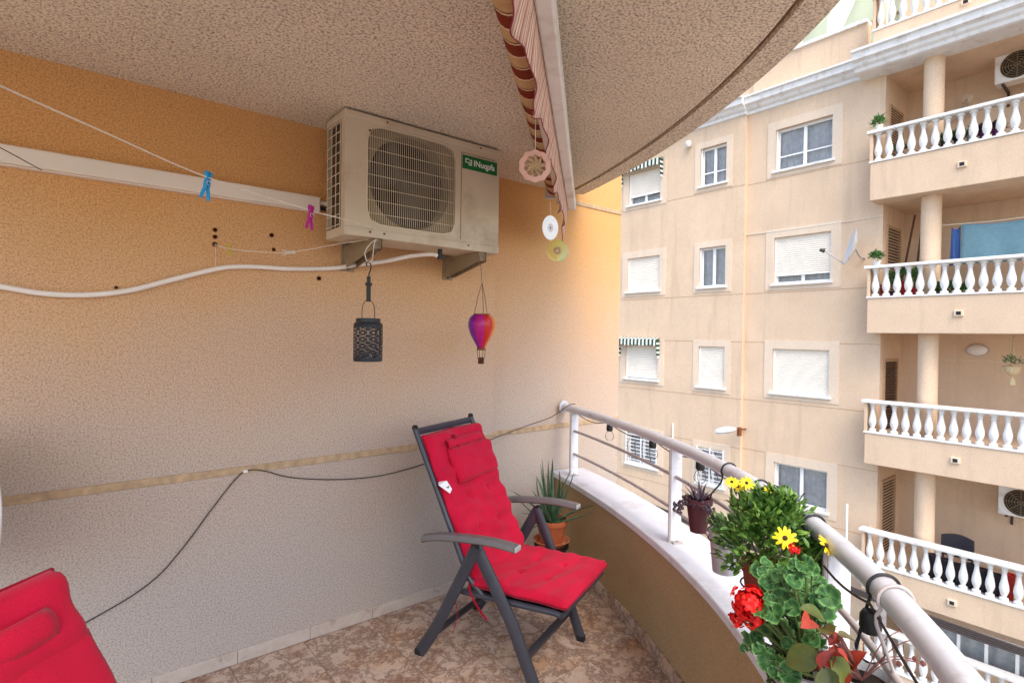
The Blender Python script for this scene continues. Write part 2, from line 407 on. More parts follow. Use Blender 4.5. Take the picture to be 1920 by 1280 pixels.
def catmull(pts, k=6):
    P = [Vector(p) for p in pts]; out = []
    for i in range(len(P)-1):
        a, b, c, d = P[max(i-1, 0)], P[i], P[i+1], P[min(i+2, len(P)-1)]
        for j in range(k):
            t = j/k; out.append(.5*((2*b)+(c-a)*t+(2*a-5*b+4*c-d)*t*t+(3*b-a-3*c+d)*t**3))
    return out+[P[-1]]

# the balcony's curved front, in plan: radius over angle about a point near the party wall
CX, CY = .3, 2.6
PC = (1.05580840e-06, 2.89125773e-04, 1.36283059e-02, 2.36590249)
def curve(th, off=0):
    r = ((PC[0]*th+PC[1])*th+PC[2])*th+PC[3]
    dr = (3*PC[0]*th*th+2*PC[1]*th+PC[2])*180/pi
    a = radians(th); p = Vector((CX+r*cos(a), CY+r*sin(a)))
    t = Vector((dr*cos(a)-r*sin(a), dr*sin(a)+r*cos(a))).normalized()
    n = Vector((t.y, -t.x)); return p + n*off
def sweep(th0, th1, prof, n=30):
    g = G(); rows = []
    for i in range(n+1):
        th = th0+(th1-th0)*i/n; rows.append([(*curve(th, o), z) for o, z in prof])
    return g.rings(rows)
ZC = H+1.01; W = 2.73; W2 = 2.81; ZCAP = H-.945; ZR = H-.495
TH0, TH1 = 4.4, -104

# ------------------------------------------------------------------ balcony shell
floor = obj('floor', G().box(-1.7, 2.75, -.5, 2.9, -.18, -.006), 'grout'); tag(floor, kind='structure')
tme = mesh('floor_tile', G().box(-.1645, .1645, -.1645, .1645, -.02, 0), 'tile')
i = 0
for ix in range(-5, 9):
    for iy in range(-1, 9):
        x, y = ix*.332+.08, iy*.332-.07
        if y > 2.9 or hypot(x-CX, y-CY) > 2.75: continue
        inst('tile', tme, floor, (x, y, rnd.uniform(0, .0006)), rnd.choice((0, pi/2, pi, -pi/2)))

ceil = None
def ceiling():
    # inner slab, recessed drip groove, outer lip
    pts = [tuple(curve(TH0+(TH1-TH0)*i/50, .004)) for i in range(51)]
    poly = [(2.69, 2.95)]+pts+[(-1.7, -.35), (-1.7, 2.95)]
    c = obj('ceiling', G().prism(poly, ZC, ZC+.22), 'ceil'); tag(c, kind='structure')
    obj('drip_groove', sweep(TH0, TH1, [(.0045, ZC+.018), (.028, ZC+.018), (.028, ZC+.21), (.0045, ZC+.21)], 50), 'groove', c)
    obj('outer_lip', sweep(TH0, TH1, [(.0285, ZC-.002), (.135, ZC-.002), (.142, ZC+.006), (.142, ZC+.235), (.0285, ZC+.235)], 60), 'ceil', c)
    return c
ceil = ceiling()

wall = thing('party_wall', (1, W, 0), 'long ochre stucco balcony wall behind the red chair', 'wall')
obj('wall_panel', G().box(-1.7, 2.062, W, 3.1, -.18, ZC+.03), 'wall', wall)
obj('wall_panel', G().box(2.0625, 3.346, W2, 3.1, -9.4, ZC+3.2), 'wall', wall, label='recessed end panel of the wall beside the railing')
for (x0, x1, y) in ((-1.7, 2.064, W), (2.064, 3.35, W2)):
    obj('joint_band', G().box(x0, x1, y-.006, y+.02, H-.652, H-.618), 'band', wall, bevel=.003)
obj('joint_band', G().box(2.70, 3.35, W2-.006, W2+.02, H+.945, H+.975), 'band', wall, bevel=.003)
x = -1.7; k = 0
while x < 2.06:
    x1 = min(x+.33, 2.06)
    obj('baseboard_tile', G().box(x+.0007, x1-.0007, W-.010, W+.004, .0015, .062), 'skirt', wall, bevel=.003); x = x1
obj('baseboard_tile', G().box(2.066, 2.62, W2-.010, W2+.004, .0015, .062), 'skirt', wall, bevel=.003)
for px, py, r in ((.505, .448, .010), (.505, .417, .010), (.505, .384, .011), (.743, .454, .011), (.753, .388, .009), (.968, .268, .012), (.15, .17, .007)):
    g = G().lathe([(r, 0), (r*.95, .004), (r*.7, .0045), (r*.55, -.004), (0, -.006)], 10).xf(Matrix.Translation((px, W, H+py)) @ Matrix.Rotation(radians(90), 4, 'X'))
    obj('drill_hole', g, 'rust', wall)

par = thing('balcony_parapet', (*curve(-30), 0), 'low curved ochre parapet with white stone coping', 'parapet')
obj('parapet_wall', sweep(TH0, TH1, [(-.055, -.17), (.13, -.17), (.13, ZCAP-.034), (-.055, ZCAP-.034)], 60), 'ochre', par, smooth=True)
jt = [TH0, -23.6, -46, -67, TH1]
for a, b in zip(jt, jt[1:]):
    obj('coping_slab', sweep(a-.04, b+.04, [(-.088, ZCAP-.033), (.175, ZCAP-.033), (.175, ZCAP-.004), (.171, ZCAP), (-.084, ZCAP), (-.088, ZCAP-.004)], 24), 'cope', par, smooth=True)
th = 2.5
while th > -78:
    b = th-8.2
    obj('baseboard_tile', sweep(th-.05, b+.05, [(-.067, .0015), (-.0555, .0015), (-.0555, .075), (-.064, .075), (-.067, .072)], 6), 'tile', par); th = b

# ------------------------------------------------------------------ railing
rl = thing('balcony_railing', (*curve(-30), ZCAP), 'curved white tubular steel railing on the parapet coping', 'railing')
RR = .026
obj('handrail', G().tube([(*curve(TH0-.7+(TH1-TH0)*i/70), ZR-.004) for i in range(71)], RR, 18), 'rail', rl, smooth=True)
obj('wall_flange', G().lathe([(.0, 0), (.045, 0), (.045, .006), (.028, .012)], 20).xf(Matrix.Translation((*curve(TH0-.2), ZR-.004)) @ Matrix.Rotation(radians(90), 4, 'X')), 'rail', rl)
for zz in (-.643, -.798):
    obj('rail_bar', G().tube([(*curve(1.5+(TH1)*i/70), H+zz) for i in range(71)], .0085, 10), 'rod', rl, smooth=True)
def rposts():
    for th in (.6, -30.5, -60.8, -91):
        p = curve(th); n = (curve(th, .1)-p).normalized(); t = Vector((-n.y, n.x))
        a = p - n*.022; b = p + n*.030
        g = G(); w = .005
        for z0, z1 in ((ZCAP, ZR-.01),):
            vs = [Vector((*(q + t*s*w), z)) for z in (z0, z1) for q in (a, b) for s in (-1, 1)]
            g.add(vs, [(0, 1, 3, 2), (4, 6, 7, 5), (0, 4, 5, 1), (2, 3, 7, 6), (0, 2, 6, 4), (1, 5, 7, 3)])
        po = obj('post', g, 'post', rl, bevel=.0015)
        obj('rod', G().tube([(*(p-n*.027), ZCAP), (*(p-n*.027), ZR-.02)], .0055, 8), 'rod', po)
        f = G()
        for s in (-1, 1):
            c = p + n*.004; q = c + t*s*.022
            f.bar((*c, ZCAP+.004), (*(c+t*s*.034), ZCAP+.004), .045, .008)
            f.lathe([(.007, 0), (.007, .007), (0, .009)], 8, (*q, ZCAP+.008))
        obj('base_plate', f, 'rod', po)
rposts()

# ------------------------------------------------------------------ things on the wall
XA0, XA1, YA, YB, ZA0, ZA1 = .957, 1.822, 2.385, 2.60, H+.452, H+.996
ac = thing('air_conditioner', ((XA0+XA1)/2, 2.49, ZA0), 'beige outdoor air conditioner with fan grille and green label on the balcony wall', 'air conditioner')
def ac_build():
    # casing: front frame with a rounded-square opening, top, bottom, right side, back
    gx0, gx1, gz0, gz1 = XA0+.105, XA0+.585, ZA0+.052, ZA1-.04
    g = G(); n = 40; cxm, czm = (gx0+gx1)/2, (gz0+gz1)/2; hw, hh = (gx1-gx0)/2, (gz1-gz0)/2
    def sq(a, hw, hh, p=9):
        c, s = cos(a), sin(a); k = (abs(c)**p+abs(s)**p)**(-1/p); return (c*k*hw, s*k*hh)
    inn = [(cxm+sq(2*pi*i/n, hw, hh)[0], YA, czm+sq(2*pi*i/n, hw, hh)[1]) for i in range(n)]
    px0, px1 = XA0, XA0+.61
    out = []
    for i in range(n):
        a = 2*pi*i/n; c, s = cos(a), sin(a); k = 1/max(abs(c), abs(s)); 
        X = cxm+c*k*hw; Z = czm+s*k*hh
        X = px0 if abs(X-gx0) < 1e-6 else (px1 if abs(X-gx1) < 1e-6 else X); Z = ZA0 if abs(Z-gz0) < 1e-6 else (ZA1 if abs(Z-gz1) < 1e-6 else Z)
        out.append((X, YA, Z))
    # put real corners in
    lip = [(x, YA+.02, z) for x, y, z in inn]
    g.rings([out, inn, lip], caps=False)
    g.add([(px1, YA, ZA0), (XA1, YA, ZA0), (XA1, YA, ZA1), (px1, YA, ZA1)], [(0, 1, 2, 3)])
    g.add([(XA1, YA, ZA0), (XA1, YB, ZA0), (XA1, YB, ZA1), (XA1, YA, ZA1)], [(0, 1, 2, 3)])
    g.add([(XA0, YA, ZA1), (XA1, YA, ZA1), (XA1, YB, ZA1), (XA0, YB, ZA1)], [(0, 1, 2, 3)])
    g.add([(XA0, YA, ZA0), (XA1, YA, ZA0), (XA1, YB, ZA0), (XA0, YB, ZA0)], [(0, 1, 2, 3)])
    g.add([(XA0, YB, ZA0), (XA1, YB, ZA0), (XA1, YB, ZA1), (XA0, YB, ZA1)], [(0, 1, 2, 3)])
    g.box(XA0+.0005, XA0+.012, YA+.001, YA+.045, ZA0+.001, ZA1-.001)
    obj('casing', g, 'ac', ac, bevel=0)
    # top cover with an overhanging lip, base pan
    obj('top_cover', G().box(XA0-.004, XA1+.004, YA-.006, YB+.004, ZA1-.03, ZA1+.004), 'ac', ac, bevel=.006)
    obj('base_pan', G().box(XA0-.003, XA1+.003, YA-.004, YB+.003, ZA0-.012, ZA0+.03), 'ac', ac, bevel=.005)
    # inside: back panel, shroud ring, fan
    obj('fan_chamber', G().box(gx0-.02, gx1+.02, YA+.115, YA+.12, gz0-.02, gz1+.02), 'acdark', ac)
    ring = G(); R0 = .220
    m = 48; rows = []
    o = [(cxm+sq(2*pi*i/m, hw+.01, hh+.01)[0], YA+.022, czm+sq(2*pi*i/m, hw+.01, hh+.01)[1]) for i in range(m)]
    i1 = [(cxm+R0*cos(2*pi*i/m), YA+.026, czm+R0*sin(2*pi*i/m)) for i in range(m)]
    i2 = [(cxm+R0*cos(2*pi*i/m), YA+.11, czm+R0*sin(2*pi*i/m)) for i in range(m)]
    ring.rings([o, i1, i2], caps=False); obj('fan_shroud', ring, 'acring', ac, smooth=True)
    hub = G().lathe([(.0, -.02), (.04, -.016), (.05, 0), (.05, .03)], 20).xf(Matrix.Translation((cxm, YA+.06, czm)) @ Matrix.Rotation(radians(-90), 4, 'X'))
    fo = obj('fan', hub, 'fan', ac, smooth=True)
    for b in range(3):
        bl = G(); rows = []
        for i in range(7):
            r = .045+.155*i/6; row = []
            for j in range(6):
                a = radians(120*b+20+ (j/5-.35)*(62+18*i/6)); row.append((cxm+r*cos(a), YA+.05+.035*(j/5), czm+r*sin(a)))
            rows.append(row)
        bl.grid(rows); obj('blade', bl, 'fan', fo, smooth='all')
    # wire guard
    w = G(); nb = 42
    for i in range(nb+1):
        x = gx0+.012+(gx1-gx0-.024)*i/nb
        lim = hh-.006 if abs(x-cxm) < hw-.035 else hh-.006-.03*((abs(x-cxm)-(hw-.035))/.035)**2
        w.tube([(x, YA+.002, czm-lim), (x, YA-.004, czm-lim*.8), (x, YA-.004, czm+lim*.8), (x, YA+.002, czm+lim)], .0012, 5, False)
    obj('guard_wires', w, 'acw', ac)
    c = G()
    for i in range(7):
        z = gz0+.05+(gz1-gz0-.10)*i/6; c.tube([(gx0+.004, YA+.001, z), (gx1-.004, YA+.001, z)], .0016, 5, False)
    c.tube([(x, YA-.001, z) for x, y, z in inn], .003, 6, False, True)
    obj('guard_frame', c, 'acw', ac)
    # side coil grille
    s = G(); 
    for j in range(4): y = YA+.05+(YB-YA-.06)*j/3; s.tube([(XA0-.002, y, ZA0+.03), (XA0-.002, y, ZA1-.03)], .002, 5, False)
    for i in range(11): z = ZA0+.04+(ZA1-ZA0-.08)*i/10; s.tube([(XA0-.004, YA+.045, z), (XA0-.004, YB-.004, z)], .002, 5, False)
    obj('side_guard', s, 'acw', ac)
    f = G()
    f.box(XA0+.018, XA0+.022, YA+.046, YB-.002, ZA0+.03, ZA1-.03)
    obj('coil_fins', f, 'fin', ac)
    # service panel with its seam and screws
    q = G(); t = .002; px = XA0+.618
    q.box(px, px+t, YA-.0022, YA-.0002, ZA0+.04, ZA1-.055); q.box(px, XA1-.03, YA-.0022, YA-.0002, ZA1-.057, ZA1-.055)
    obj('panel_seam', q, 'seam', ac)
    for (x, z) in ((XA0+.2, ZA1-.012), (XA1-.13, ZA1-.012), (XA0+.12, ZA0+.012), (XA0+.19, ZA0+.012), (XA1-.2, ZA0+.012), (gx0+.008, gz1-.03)):
        obj('screw', G().lathe([(.005, 0), (.005, .003), (0, .005)], 8).xf(Matrix.Translation((x, YA-.006, z)) @ Matrix.Rotation(radians(90), 4, 'X')), 'rust', ac)
    # green label with lettering
    lb = obj('label_plate', G().box(XA0+.625, XA1-.018, YA-.004, YA-.0012, ZA0+.408, ZA0+.477), 'green', ac)
    def text(s, size, x, z, sx=1):
        cu = bpy.data.curves.new('lettering', 'FONT'); cu.body = s; cu.size = size; cu.extrude = .0004; cu.offset = .0007
        o = bpy.data.objects.new('tmp', cu); col.objects.link(o); dg = bpy.context.evaluated_depsgraph_get()
        me = bpy.data.meshes.new_from_object(o.evaluated_get(dg)); bpy.data.objects.remove(o)
        me.name = 'lettering'; me.materials.clear(); me.materials.append(M['white_ink'])
        me.transform(Matrix.Translation((x, YA-.0048, z)) @ Matrix.Rotation(radians(90), 4, 'X') @ Matrix.Diagonal((sx, 1, 1, 1)))
        me.transform(Matrix.Translation(-wloc(lb)))
        t = bpy.data.objects.new('lettering', me); col.objects.link(t); t.parent = lb
    text('INuqpfa', .044, XA0+.692, ZA0+.430, .98)
    e = G(); x0 = XA0+.640; z0 = ZA0+.432; y0, y1 = YA-.0052, YA-.0042
    for a, b, c_, d in ((0, .006, .010, .030), (0, .022, .024, .030), (0, .026, .007, .012), (.020, .026, 0, .012), (.026, .042, .020, .026), (.036, .042, -.002, .024), (.022, .042, -.004, .002), (.028, .034, .008, .014)):
        e.box(x0+a, x0+b, y0, y1, z0+c_, z0+d)
    obj('emblem', e, 'white_ink', lb)
    obj('drain_spout', G().lathe([(.012, 0), (.012, -.03), (.016, -.03), (.016, -.052), (0, -.052)], 12, (1.50, 2.46, ZA0-.01)), 'black', ac)
ac_build()
for xb, nm in ((1.115, 'left'), (1.715, 'right')):
    b = thing('wall_bracket', (xb, W, ZA0-.12), 'rusty beige bracket under the %s end of the balcony air conditioner' % ('fan' if nm == 'left' else 'labelled'), 'bracket', 'brackets under the air conditioner')
    g = G(); z = ZA0-.013
    pr = [(W, z-.11), (W, z), (YA-.005, z), (YA-.005, z-.048), (W-.05, z-.11)]
    for sx in (-.024, .022):
        g.add([(xb+sx+d, y, zz) for d in (0, .003) for y, zz in pr], [(0, 1, 2, 3, 4), (9, 8, 7, 6, 5)]+[(i, (i+1) % 5, 5+(i+1) % 5, 5+i) for i in range(5)])
    obj('gusset', g, 'bracket', b)
    obj('arm_channel', G().box(xb-.021, xb+.0215, YA, W-.007, z-.045, z-.002), 'bracket', b, bevel=.002)
    obj('wall_plate', G().box(xb-.035, xb+.035, W-.006, W+.002, z-.125, z+.02), 'bracket', b, bevel=.002)
    for zz in (z-.11, z-.03):
        obj('bolt', G().lathe([(.009, 0), (.009, .007), (0, .008)], 6).xf(Matrix.Translation((xb, W-.006, zz)) @ Matrix.Rotation(radians(90), 4, 'X')), 'rust', b)
    obj('rubber_pad', G().box(xb-.02, xb+.02, YA+.03, YA+.07, z, z+.0125), 'black', b)

d = thing('cable_duct', (.35, W, H+.59), 'white plastic cable duct running along the wall to the air conditioner', 'cable duct')
obj('duct_cover', G().box(-1.65, .957, W-.045, W+.002, H+.592, H+.660), 'duct', d, bevel=.006)
obj('duct_edge', G().box(-1.65, .957, W-.030, W+.003, H+.587, H+.5915), 'duct', d)
for k, (z, r, m) in enumerate(((.640, .011, 'hose'), (.613, .010, 'black'))):
    obj('pipe', G().tube(catmull([(.95, W-.022, H+z), (.99, W-.024, H+z-.004), (1.03, W-.05, H+z-.012), (1.06, W-.09, H+z-.01), (1.09, W-.14, H+z)]), r, 8), m, d, smooth=True)

hs = [(-1.65, 2.715, H+.36), (-.9, 2.715, H+.26), (-.45, 2.712, H+.19), (-.192, 2.71, H+.15), (-.074, 2.71, H+.132), (.052, 2.71, H+.133), (.188, 2.71, H+.158), (.336, 2.71, H+.212), (.496, 2.71, H+.270), (.582, 2.71, H+.29), (.70, 2.71, H+.299), (.813, 2.71, H+.301), (1.019, 2.71, H+.321), (1.15, 2.68, H+.348), (1.27, 2.62, H+.372), (1.38, 2.55, H+.402), (1.46, 2.48, H+.412), (1.488, 2.462, H+.404)]
tag(obj('drain_hose', G().tube(catmull(hs, 5), .0108, 10), 'hose', smooth=True), 'thick white drain hose curving along the wall to the air conditioner', 'hose')

# clothes lines and pegs
L1 = [Vector((0, 0, H))+p for p in (ray(-190, 70, .85), ray(0, 161, 1.15), ray(200, 250, 1.45), ray(390, 333, 1.78), ray(580, 394, 2.12), ray(640, 410, 2.27))]+[Vector((1.10, YA-.012, H+.478)), Vector((1.115, YA-.008, H+.449))]
tag(obj('clothes_line', G().tube(catmull(L1, 6), .0022, 6), 'cord', smooth=True), 'long white clothes line rising to the left edge of the picture', 'clothes line')
L2 = [(.505, W-.004, H+.384), (.54, 2.66, H+.362), (.66, 2.62, H+.356), (.79, 2.6, H+.365), (1.0, 2.52, H+.420), (1.10, 2.42, H+.438)]
tag(obj('clothes_line', G().tube(catmull(L2, 6), .0016, 6), 'cord', smooth=True), 'short thin cord low on the wall from a drill hole to the bracket', 'clothes line')
tag(obj('hanging_thread', G().tube([(.505, W-.006, H+.384), (.507, W-.012, H+.33), (.506, W-.014, H+.285)], .0012, 5), 'cord'), 'thin white thread dangling below three drill holes', 'thread')
tag(obj('wall_string', G().tube([tuple(Vector((0, 0, H))+ray(-40, 255, 1.7)), tuple(Vector((0, 0, H))+ray(78, 319, 2.0))], .0016, 6), 'cable'), 'short dark string crossing the white cable duct at far left', 'string')
def peg(loc, rot, mat, label, s=1):
    p = thing('clothes_peg', loc, label, 'clothes peg', 'pegs on the clothes lines')
    m = rot.to_matrix().to_4x4() if isinstance(rot, Euler) else rot
    for sg in (-1, 1):
        pr = [(-.038, .010), (-.030, .011), (-.012, .0065), (0, .009), (.012, .0075), (.024, .012), (.044, .0165), (.046, .012), (.024, .006), (.012, .0025), (0, .0025), (-.012, .002), (-.038, .0015)]
        n = len(pr); g = G().add([(sg*x, y, -z) for y in (-.005, .005) for z, x in pr], [tuple(range(n)), tuple(range(n, 2*n))[::-1]]+[(i, (i+1) % n, n+(i+1) % n, n+i) for i in range(n)])
        obj('jaw', g.xf(m @ Matrix.Scale(s, 4)), mat, p, 'L', bevel=.0008)
    obj('spring', G().tube([(cos(a)*.006, (a/6/pi-.5)*.016, .004+sin(a)*.006) for a in [i*.5 for i in range(38)]], .0011, 5).xf(m @ Matrix.Scale(s, 4)), 'silver', p, 'L')
pb = Vector((0, 0, H))+ray(388, 333, 1.78); peg(pb-Vector((0, 0, .022)), Euler((0, radians(10), radians(35))), 'blue', 'bright blue clothes peg on the long white line', 1.12)
pb = Vector((0, 0, H))+ray(582, 395, 2.12); peg(pb-Vector((0, 0, .022)), Euler((0, radians(6), radians(30))), 'magenta', 'magenta clothes peg on the line next to the air conditioner', 1.12)
peg(Vector((.548, 2.655, H+.36)), Euler((0, radians(-12), radians(10))), 'yellow_p', 'small yellow clothes peg beside the drill holes', .62)
peg(Vector((.785, 2.60, H+.364)), Euler((0, radians(82), radians(15))), 'cord', 'small white peg lying sideways on the short cord', .75)

# lantern on its strap and hook
LX, LY = 1.037, 2.30
ln = thing('hanging_lantern', (LX, LY, H-.125), 'black pierced metal lantern hanging under the air conditioner', 'lantern')
prof = [(.058, 0), (.062, .006), (.063, .02), (.063, .155), (.060, .168), (.053, .176), (.053, .192), (.049, .194), (.047, .176), (.056, .15), (.056, .01)]
def lantern_body():
    n, m = 48, 30; r = .063; g = G(); zs = [.010+.150*i/m for i in range(m+1)]
    for z in zs:
        for k in range(n): a = 2*pi*k/n; g.v.append((r*cos(a), r*sin(a), z))
    for i in range(m):
        for k in range(n):
            z = (i+.5); hole = False
            ci, ck = i % 6, k % 6
            if 1 < i < m-2:
                if (ci, ck) in ((0, 2), (0, 3), (1, 1), (1, 4), (3, 1), (3, 4), (4, 2), (4, 3)) or (ci in (5,) and ck in (0, 5)) or (ci in (2,) and ck in (0, 5)): hole = True
            if not hole: g.f.append((i*n+k, i*n+(k+1) % n, (i+1)*n+(k+1) % n, (i+1)*n+k))
    o = obj('body', g, 'lantern', ln, 'L', smooth='all', recalc=False)
    sd = o.modifiers.new('solid', 'SOLIDIFY'); sd.thickness = .002
    obj('base', G().lathe([(0, 0), (.059, 0), (.063, .004), (.063, .0115), (.05, .012), (0, .012)], 40), 'lantern', ln, 'L', smooth=True)
    obj('neck', G().lathe([(.063, .160), (.062, .166), (.053, .174), (.053, .190), (.050, .191), (.050, .174), (.06, .163)], 40, cap=False), 'lantern', ln, 'L', smooth=True)
    obj('handle', G().tube(catmull([(-.029, .0, .183), (-.030, 0, .22), (-.026, 0, .25), (-.012, 0, .268), (0, 0, .272), (.012, 0, .268), (.026, 0, .25), (.030, 0, .22), (.029, 0, .183)], 5), .0018, 6), 'lantern', ln, 'L')
lantern_body()
hk = thing('strap_hook', (LX, LY, H+.14), 'black carabiner strap with wire hook carrying the lantern', 'hook')
obj('strap', G().box(-.010, .010, -.004, .004, 0, .075), 'black', hk, 'L', bevel=.003)
obj('clip', G().box(-.015, .015, -.006, .006, .070, .084).box(-.008, .008, -.005, .005, .08, .112), 'black', hk, 'L', bevel=.003)
obj('wire_hook', G().tube(catmull([(0, 0, .108), (.002, 0, .125), (.009, 0, .145), (.008, 0, .165), (-.002, 0, .175), (-.011, 0, .168), (-.010, 0, .155)], 6), .0028, 7), 'black', hk, 'L', smooth=True)
tag(obj('cord_loop', G().tube(catmull([(1.105, 2.375, H+.434), (1.055, 2.33, H+.40), (1.020, 2.305, H+.355), (LX-.006, LY, H+.316), (LX+.014, LY, H+.325), (1.066, 2.32, H+.36), (1.085, 2.35, H+.41), (1.110, 2.378, H+.434)], 6), .0022, 6), 'cord', smooth=True), 'looped white cord tied to the bracket above the lantern hook', 'cord')

# hot-air balloon ornament
BX, BY = 1.692, 2.35
ba = thing('balloon_ornament', (BX, BY, H-.153), 'small rainbow hot-air balloon ornament hanging by dark wires', 'ornament')
bp = [(.020, .082), (.030, .098), (.052, .128), (.072, .160), (.084, .192), (.085, .215), (.076, .240), (.060, .254), (.052, .258)]
for k in range(8):
    a0 = radians(45*k+112); g = G(); rows = []
    for r, z in bp:
        r *= .80
        rows.append([((r+.0035*sin(pi*j/4))*cos(a0+radians(45)*j/4), (r+.0035*sin(pi*j/4))*sin(a0+radians(45)*j/4), z) for j in range(5)])
    obj('gore', g.grid(rows), BAL[(k*1) % 8], ba, 'L', smooth='all')
obj('crown_ring', G().lathe([(.043, .256), (.044, .262), (.038, .263), (.037, .257)], 24), 'rust', ba, 'L')
obj('mouth_ring', G().lathe([(.021, .072), (.024, .074), (.024, .084), (.02, .084)], 16), 'rust', ba, 'L')
for k in range(3):
    a = radians(120*k+40)
    obj('hanging_wire', G().tube([(.040*cos(a), .04*sin(a), .26), (.02*cos(a), .02*sin(a), .36), (0, 0, .425)], .0016, 5), 'cable', ba, 'L')
for k in range(4):
    a = radians(90*k+30); obj('basket_wire', G().tube([(.023*cos(a), .023*sin(a), .076), (.019*cos(a), .019*sin(a), .03)], .0014, 5), 'cable', ba, 'L')
bk = G()
for k in range(5): bk.lathe([(.018+.001*(k % 2), k*.007), (.021+.001*(k % 2), k*.007+.003), (.018+.001*(k % 2), k*.007+.0065)], 4, (0, 0, 0))
obj('basket', bk, 'wood', ba, 'L')
obj('cord', G().tube([(0, 0, .425), (-.002, .01, .51), (-.002, .03, .575)], .0012, 5), 'cable', ba, 'L')

# black cable along the wall
bc = [(-.9, 2.715, H-1.40), (-.3, 2.718, H-1.28), (.077, 2.72, H-1.147), (.268, 2.72, H-1.057), (.383, 2.72, H-.943), (.505, 2.72, H-.781), (.591, 2.72, H-.675), (.635, 2.718, H-.641), (.704, 2.72, H-.646), (.85, 2.72, H-.703), (1.089, 2.72, H-.748), (1.326, 2.72, H-.761), (1.588, 2.72, H-.733), (1.85, 2.72, H-.69), (2.04, 2.72, H-.648), (2.2, 2.76, H-.63), (2.38, 2.77, H-.60), (2.55, 2.72, H-.55), (2.66, 2.66, H-.47), (2.69, 2.63, H-.463)]
kb = thing('wall_cable', (.63, 2.72, H-.7), 'thin dark cable sagging along the lower wall up to the railing', 'cable')
obj('cable', G().tube(catmull(bc, 6), .0027, 6), 'cable', kb, smooth=True)
obj('cable_clip', G().box(.625, .645, 2.712, 2.731, H-.648, H-.634), 'hose', kb, bevel=.003)

# ------------------------------------------------------------------ awning below the ceiling
nA = Vector((.683, -.730)); dA = Vector((.730, .683))                       # across (towards the street) and along the awning
def aw(s, o, z): p = dA*s+nA*o; return (p.x, p.y, H+z)
a0, a1 = .35, 3.70
A_ROT = atan2(dA.y, dA.x)
pA = dA*1.9+nA*(-.16)
awn = thing('awning', (pA.x, pA.y, H+.66), 'rolled striped awning with white front bar under the ceiling', 'awning', rotz=A_ROT)
def AL(s, o, z): return (s-1.9, -(o+.16), z-.66)                              # local: x along the roll, y away from the street
A0, A1 = .2, 3.63
obj('fabric_roll', G().tube([AL(A0+(A1-.16-A0)*i/20, -.225, .925) for i in range(21)], .052, 18), 'roll', awn, 'L', smooth=True)
obj('front_bar', G().box(A0-1.9, A1-1.9, -.06, -.012, .17, .245), 'white', awn, 'L', bevel=.006)
def valance():
    g = G(); rows = [[], [], [], [], []]; n = 260; eg = G(); ep = []
    for i in range(n+1):
        s = A0+(A1+.015-A0)*i/n
        sc_ = abs(sin(pi*(s)/.46)); drop = .105+.05*sc_+.010*sin(s*5)
        if s > A1-.12: drop += .10*((s-(A1-.12))/.135)
        for j in range(5):
            t = j/4; fold = .004*sin(s*2*pi/.16+.6*sin(s*3.1))*t+.014*sin(s*2*pi/.46)*t
            rows[j].append(AL(s, -.150+fold-.02*t, .832-drop*t))
        ep.append(rows[4][-1])
    g.grid(rows); o = obj('valance', g, 'valance', awn, 'L', smooth='all', recalc=False)
    m = o.modifiers.new('solid', 'SOLIDIFY'); m.thickness = .0015
    obj('binding', G().tube(ep, .0022, 5), 'vedge', o, 'L', smooth=True)
    # loose fabric between the roll and the bar
    f = G(); rw = []
    for i in range(61):
        s = A0+(A1-.18-A0)*i/60; rw.append([AL(s, -.225+.046*cos(a), .925+.046*sin(a)) for a in (1.2, .9)]+[AL(s, -.19, .955), AL(s, -.155, .91), AL(s, -.152, .88)])
    f.grid(rw); o = obj('fabric', f, 'roll', awn, 'L', smooth='all', recalc=False)
valance()
obj('end_bracket', G().box(A1-.17-1.9, A1-.145-1.9, .02, .125, .20, .335), 'silver', awn, 'L', bevel=.004)
obj('folding_arm', G().bar(AL(A1-.1, -.20, .865), AL(A1-1.5, -.195, .865), .035, .03).bar(AL(A1-.14, -.175, .862), AL(A1-1.45, -.165, .862), .03, .026), 'silver', awn, 'L', bevel=.004)
obj('arm_joint', G().lathe([(.0, 0), (.028, 0), (.028, .05), (0, .05)], 14, AL(A1-.10, -.19, .84)), 'silver', awn, 'L', bevel=.003)
obj('bar_end_cap', G().box(A1-1.9, A1+.012-1.9, -.064, -.008, .166, .249), 'white', awn, 'L', bevel=.004)

# things hanging from the awning
def hang(name, px, py, dep, label, cat): return Vector((0, 0, H))+ray(px, py, dep)
pO = Vector((0, 0, H))+ray(1003, 312, 1.9)
on = thing('hanging_ornament', pO-Vector((0, 0, .055)), 'round pink scalloped ornament hanging from the awning', 'ornament', rotz=radians(-38))
g = G(); n = 72; fr = []; 
for k in range(n):
    a = 2*pi*k/n; ro = .052+.0045*abs(sin(a*5)); fr.append([(ro*cos(a), y, .055+ro*sin(a)) for y in (-.004,)]+[((ro-.018)*cos(a), -.007, .055+(ro-.018)*sin(a)), ((ro-.018)*cos(a), .006, .055+(ro-.018)*sin(a)), (ro*cos(a), .004, .055+ro*sin(a))])
fr.append(fr[0]); g.rings(fr, caps=False); obj('scalloped_ring', g, 'shell', on, 'L', smooth=True)
g = G()
for k in range(9):
    a = 2*pi*k/9; g.tube([(0, 0, .055), (.02*cos(a), -.003, .055+.02*sin(a)), (.036*cos(a+.3), 0, .055+.036*sin(a+.3))], [.004, .007, .0035], 6)
obj('pierced_centre', g, 'shell2', on, 'L', smooth=True)
obj('thread', G().tube([(0, 0, .108), (0, 0, .20), (-.002, 0, .315)], .0011, 5), 'cord', on, 'L')
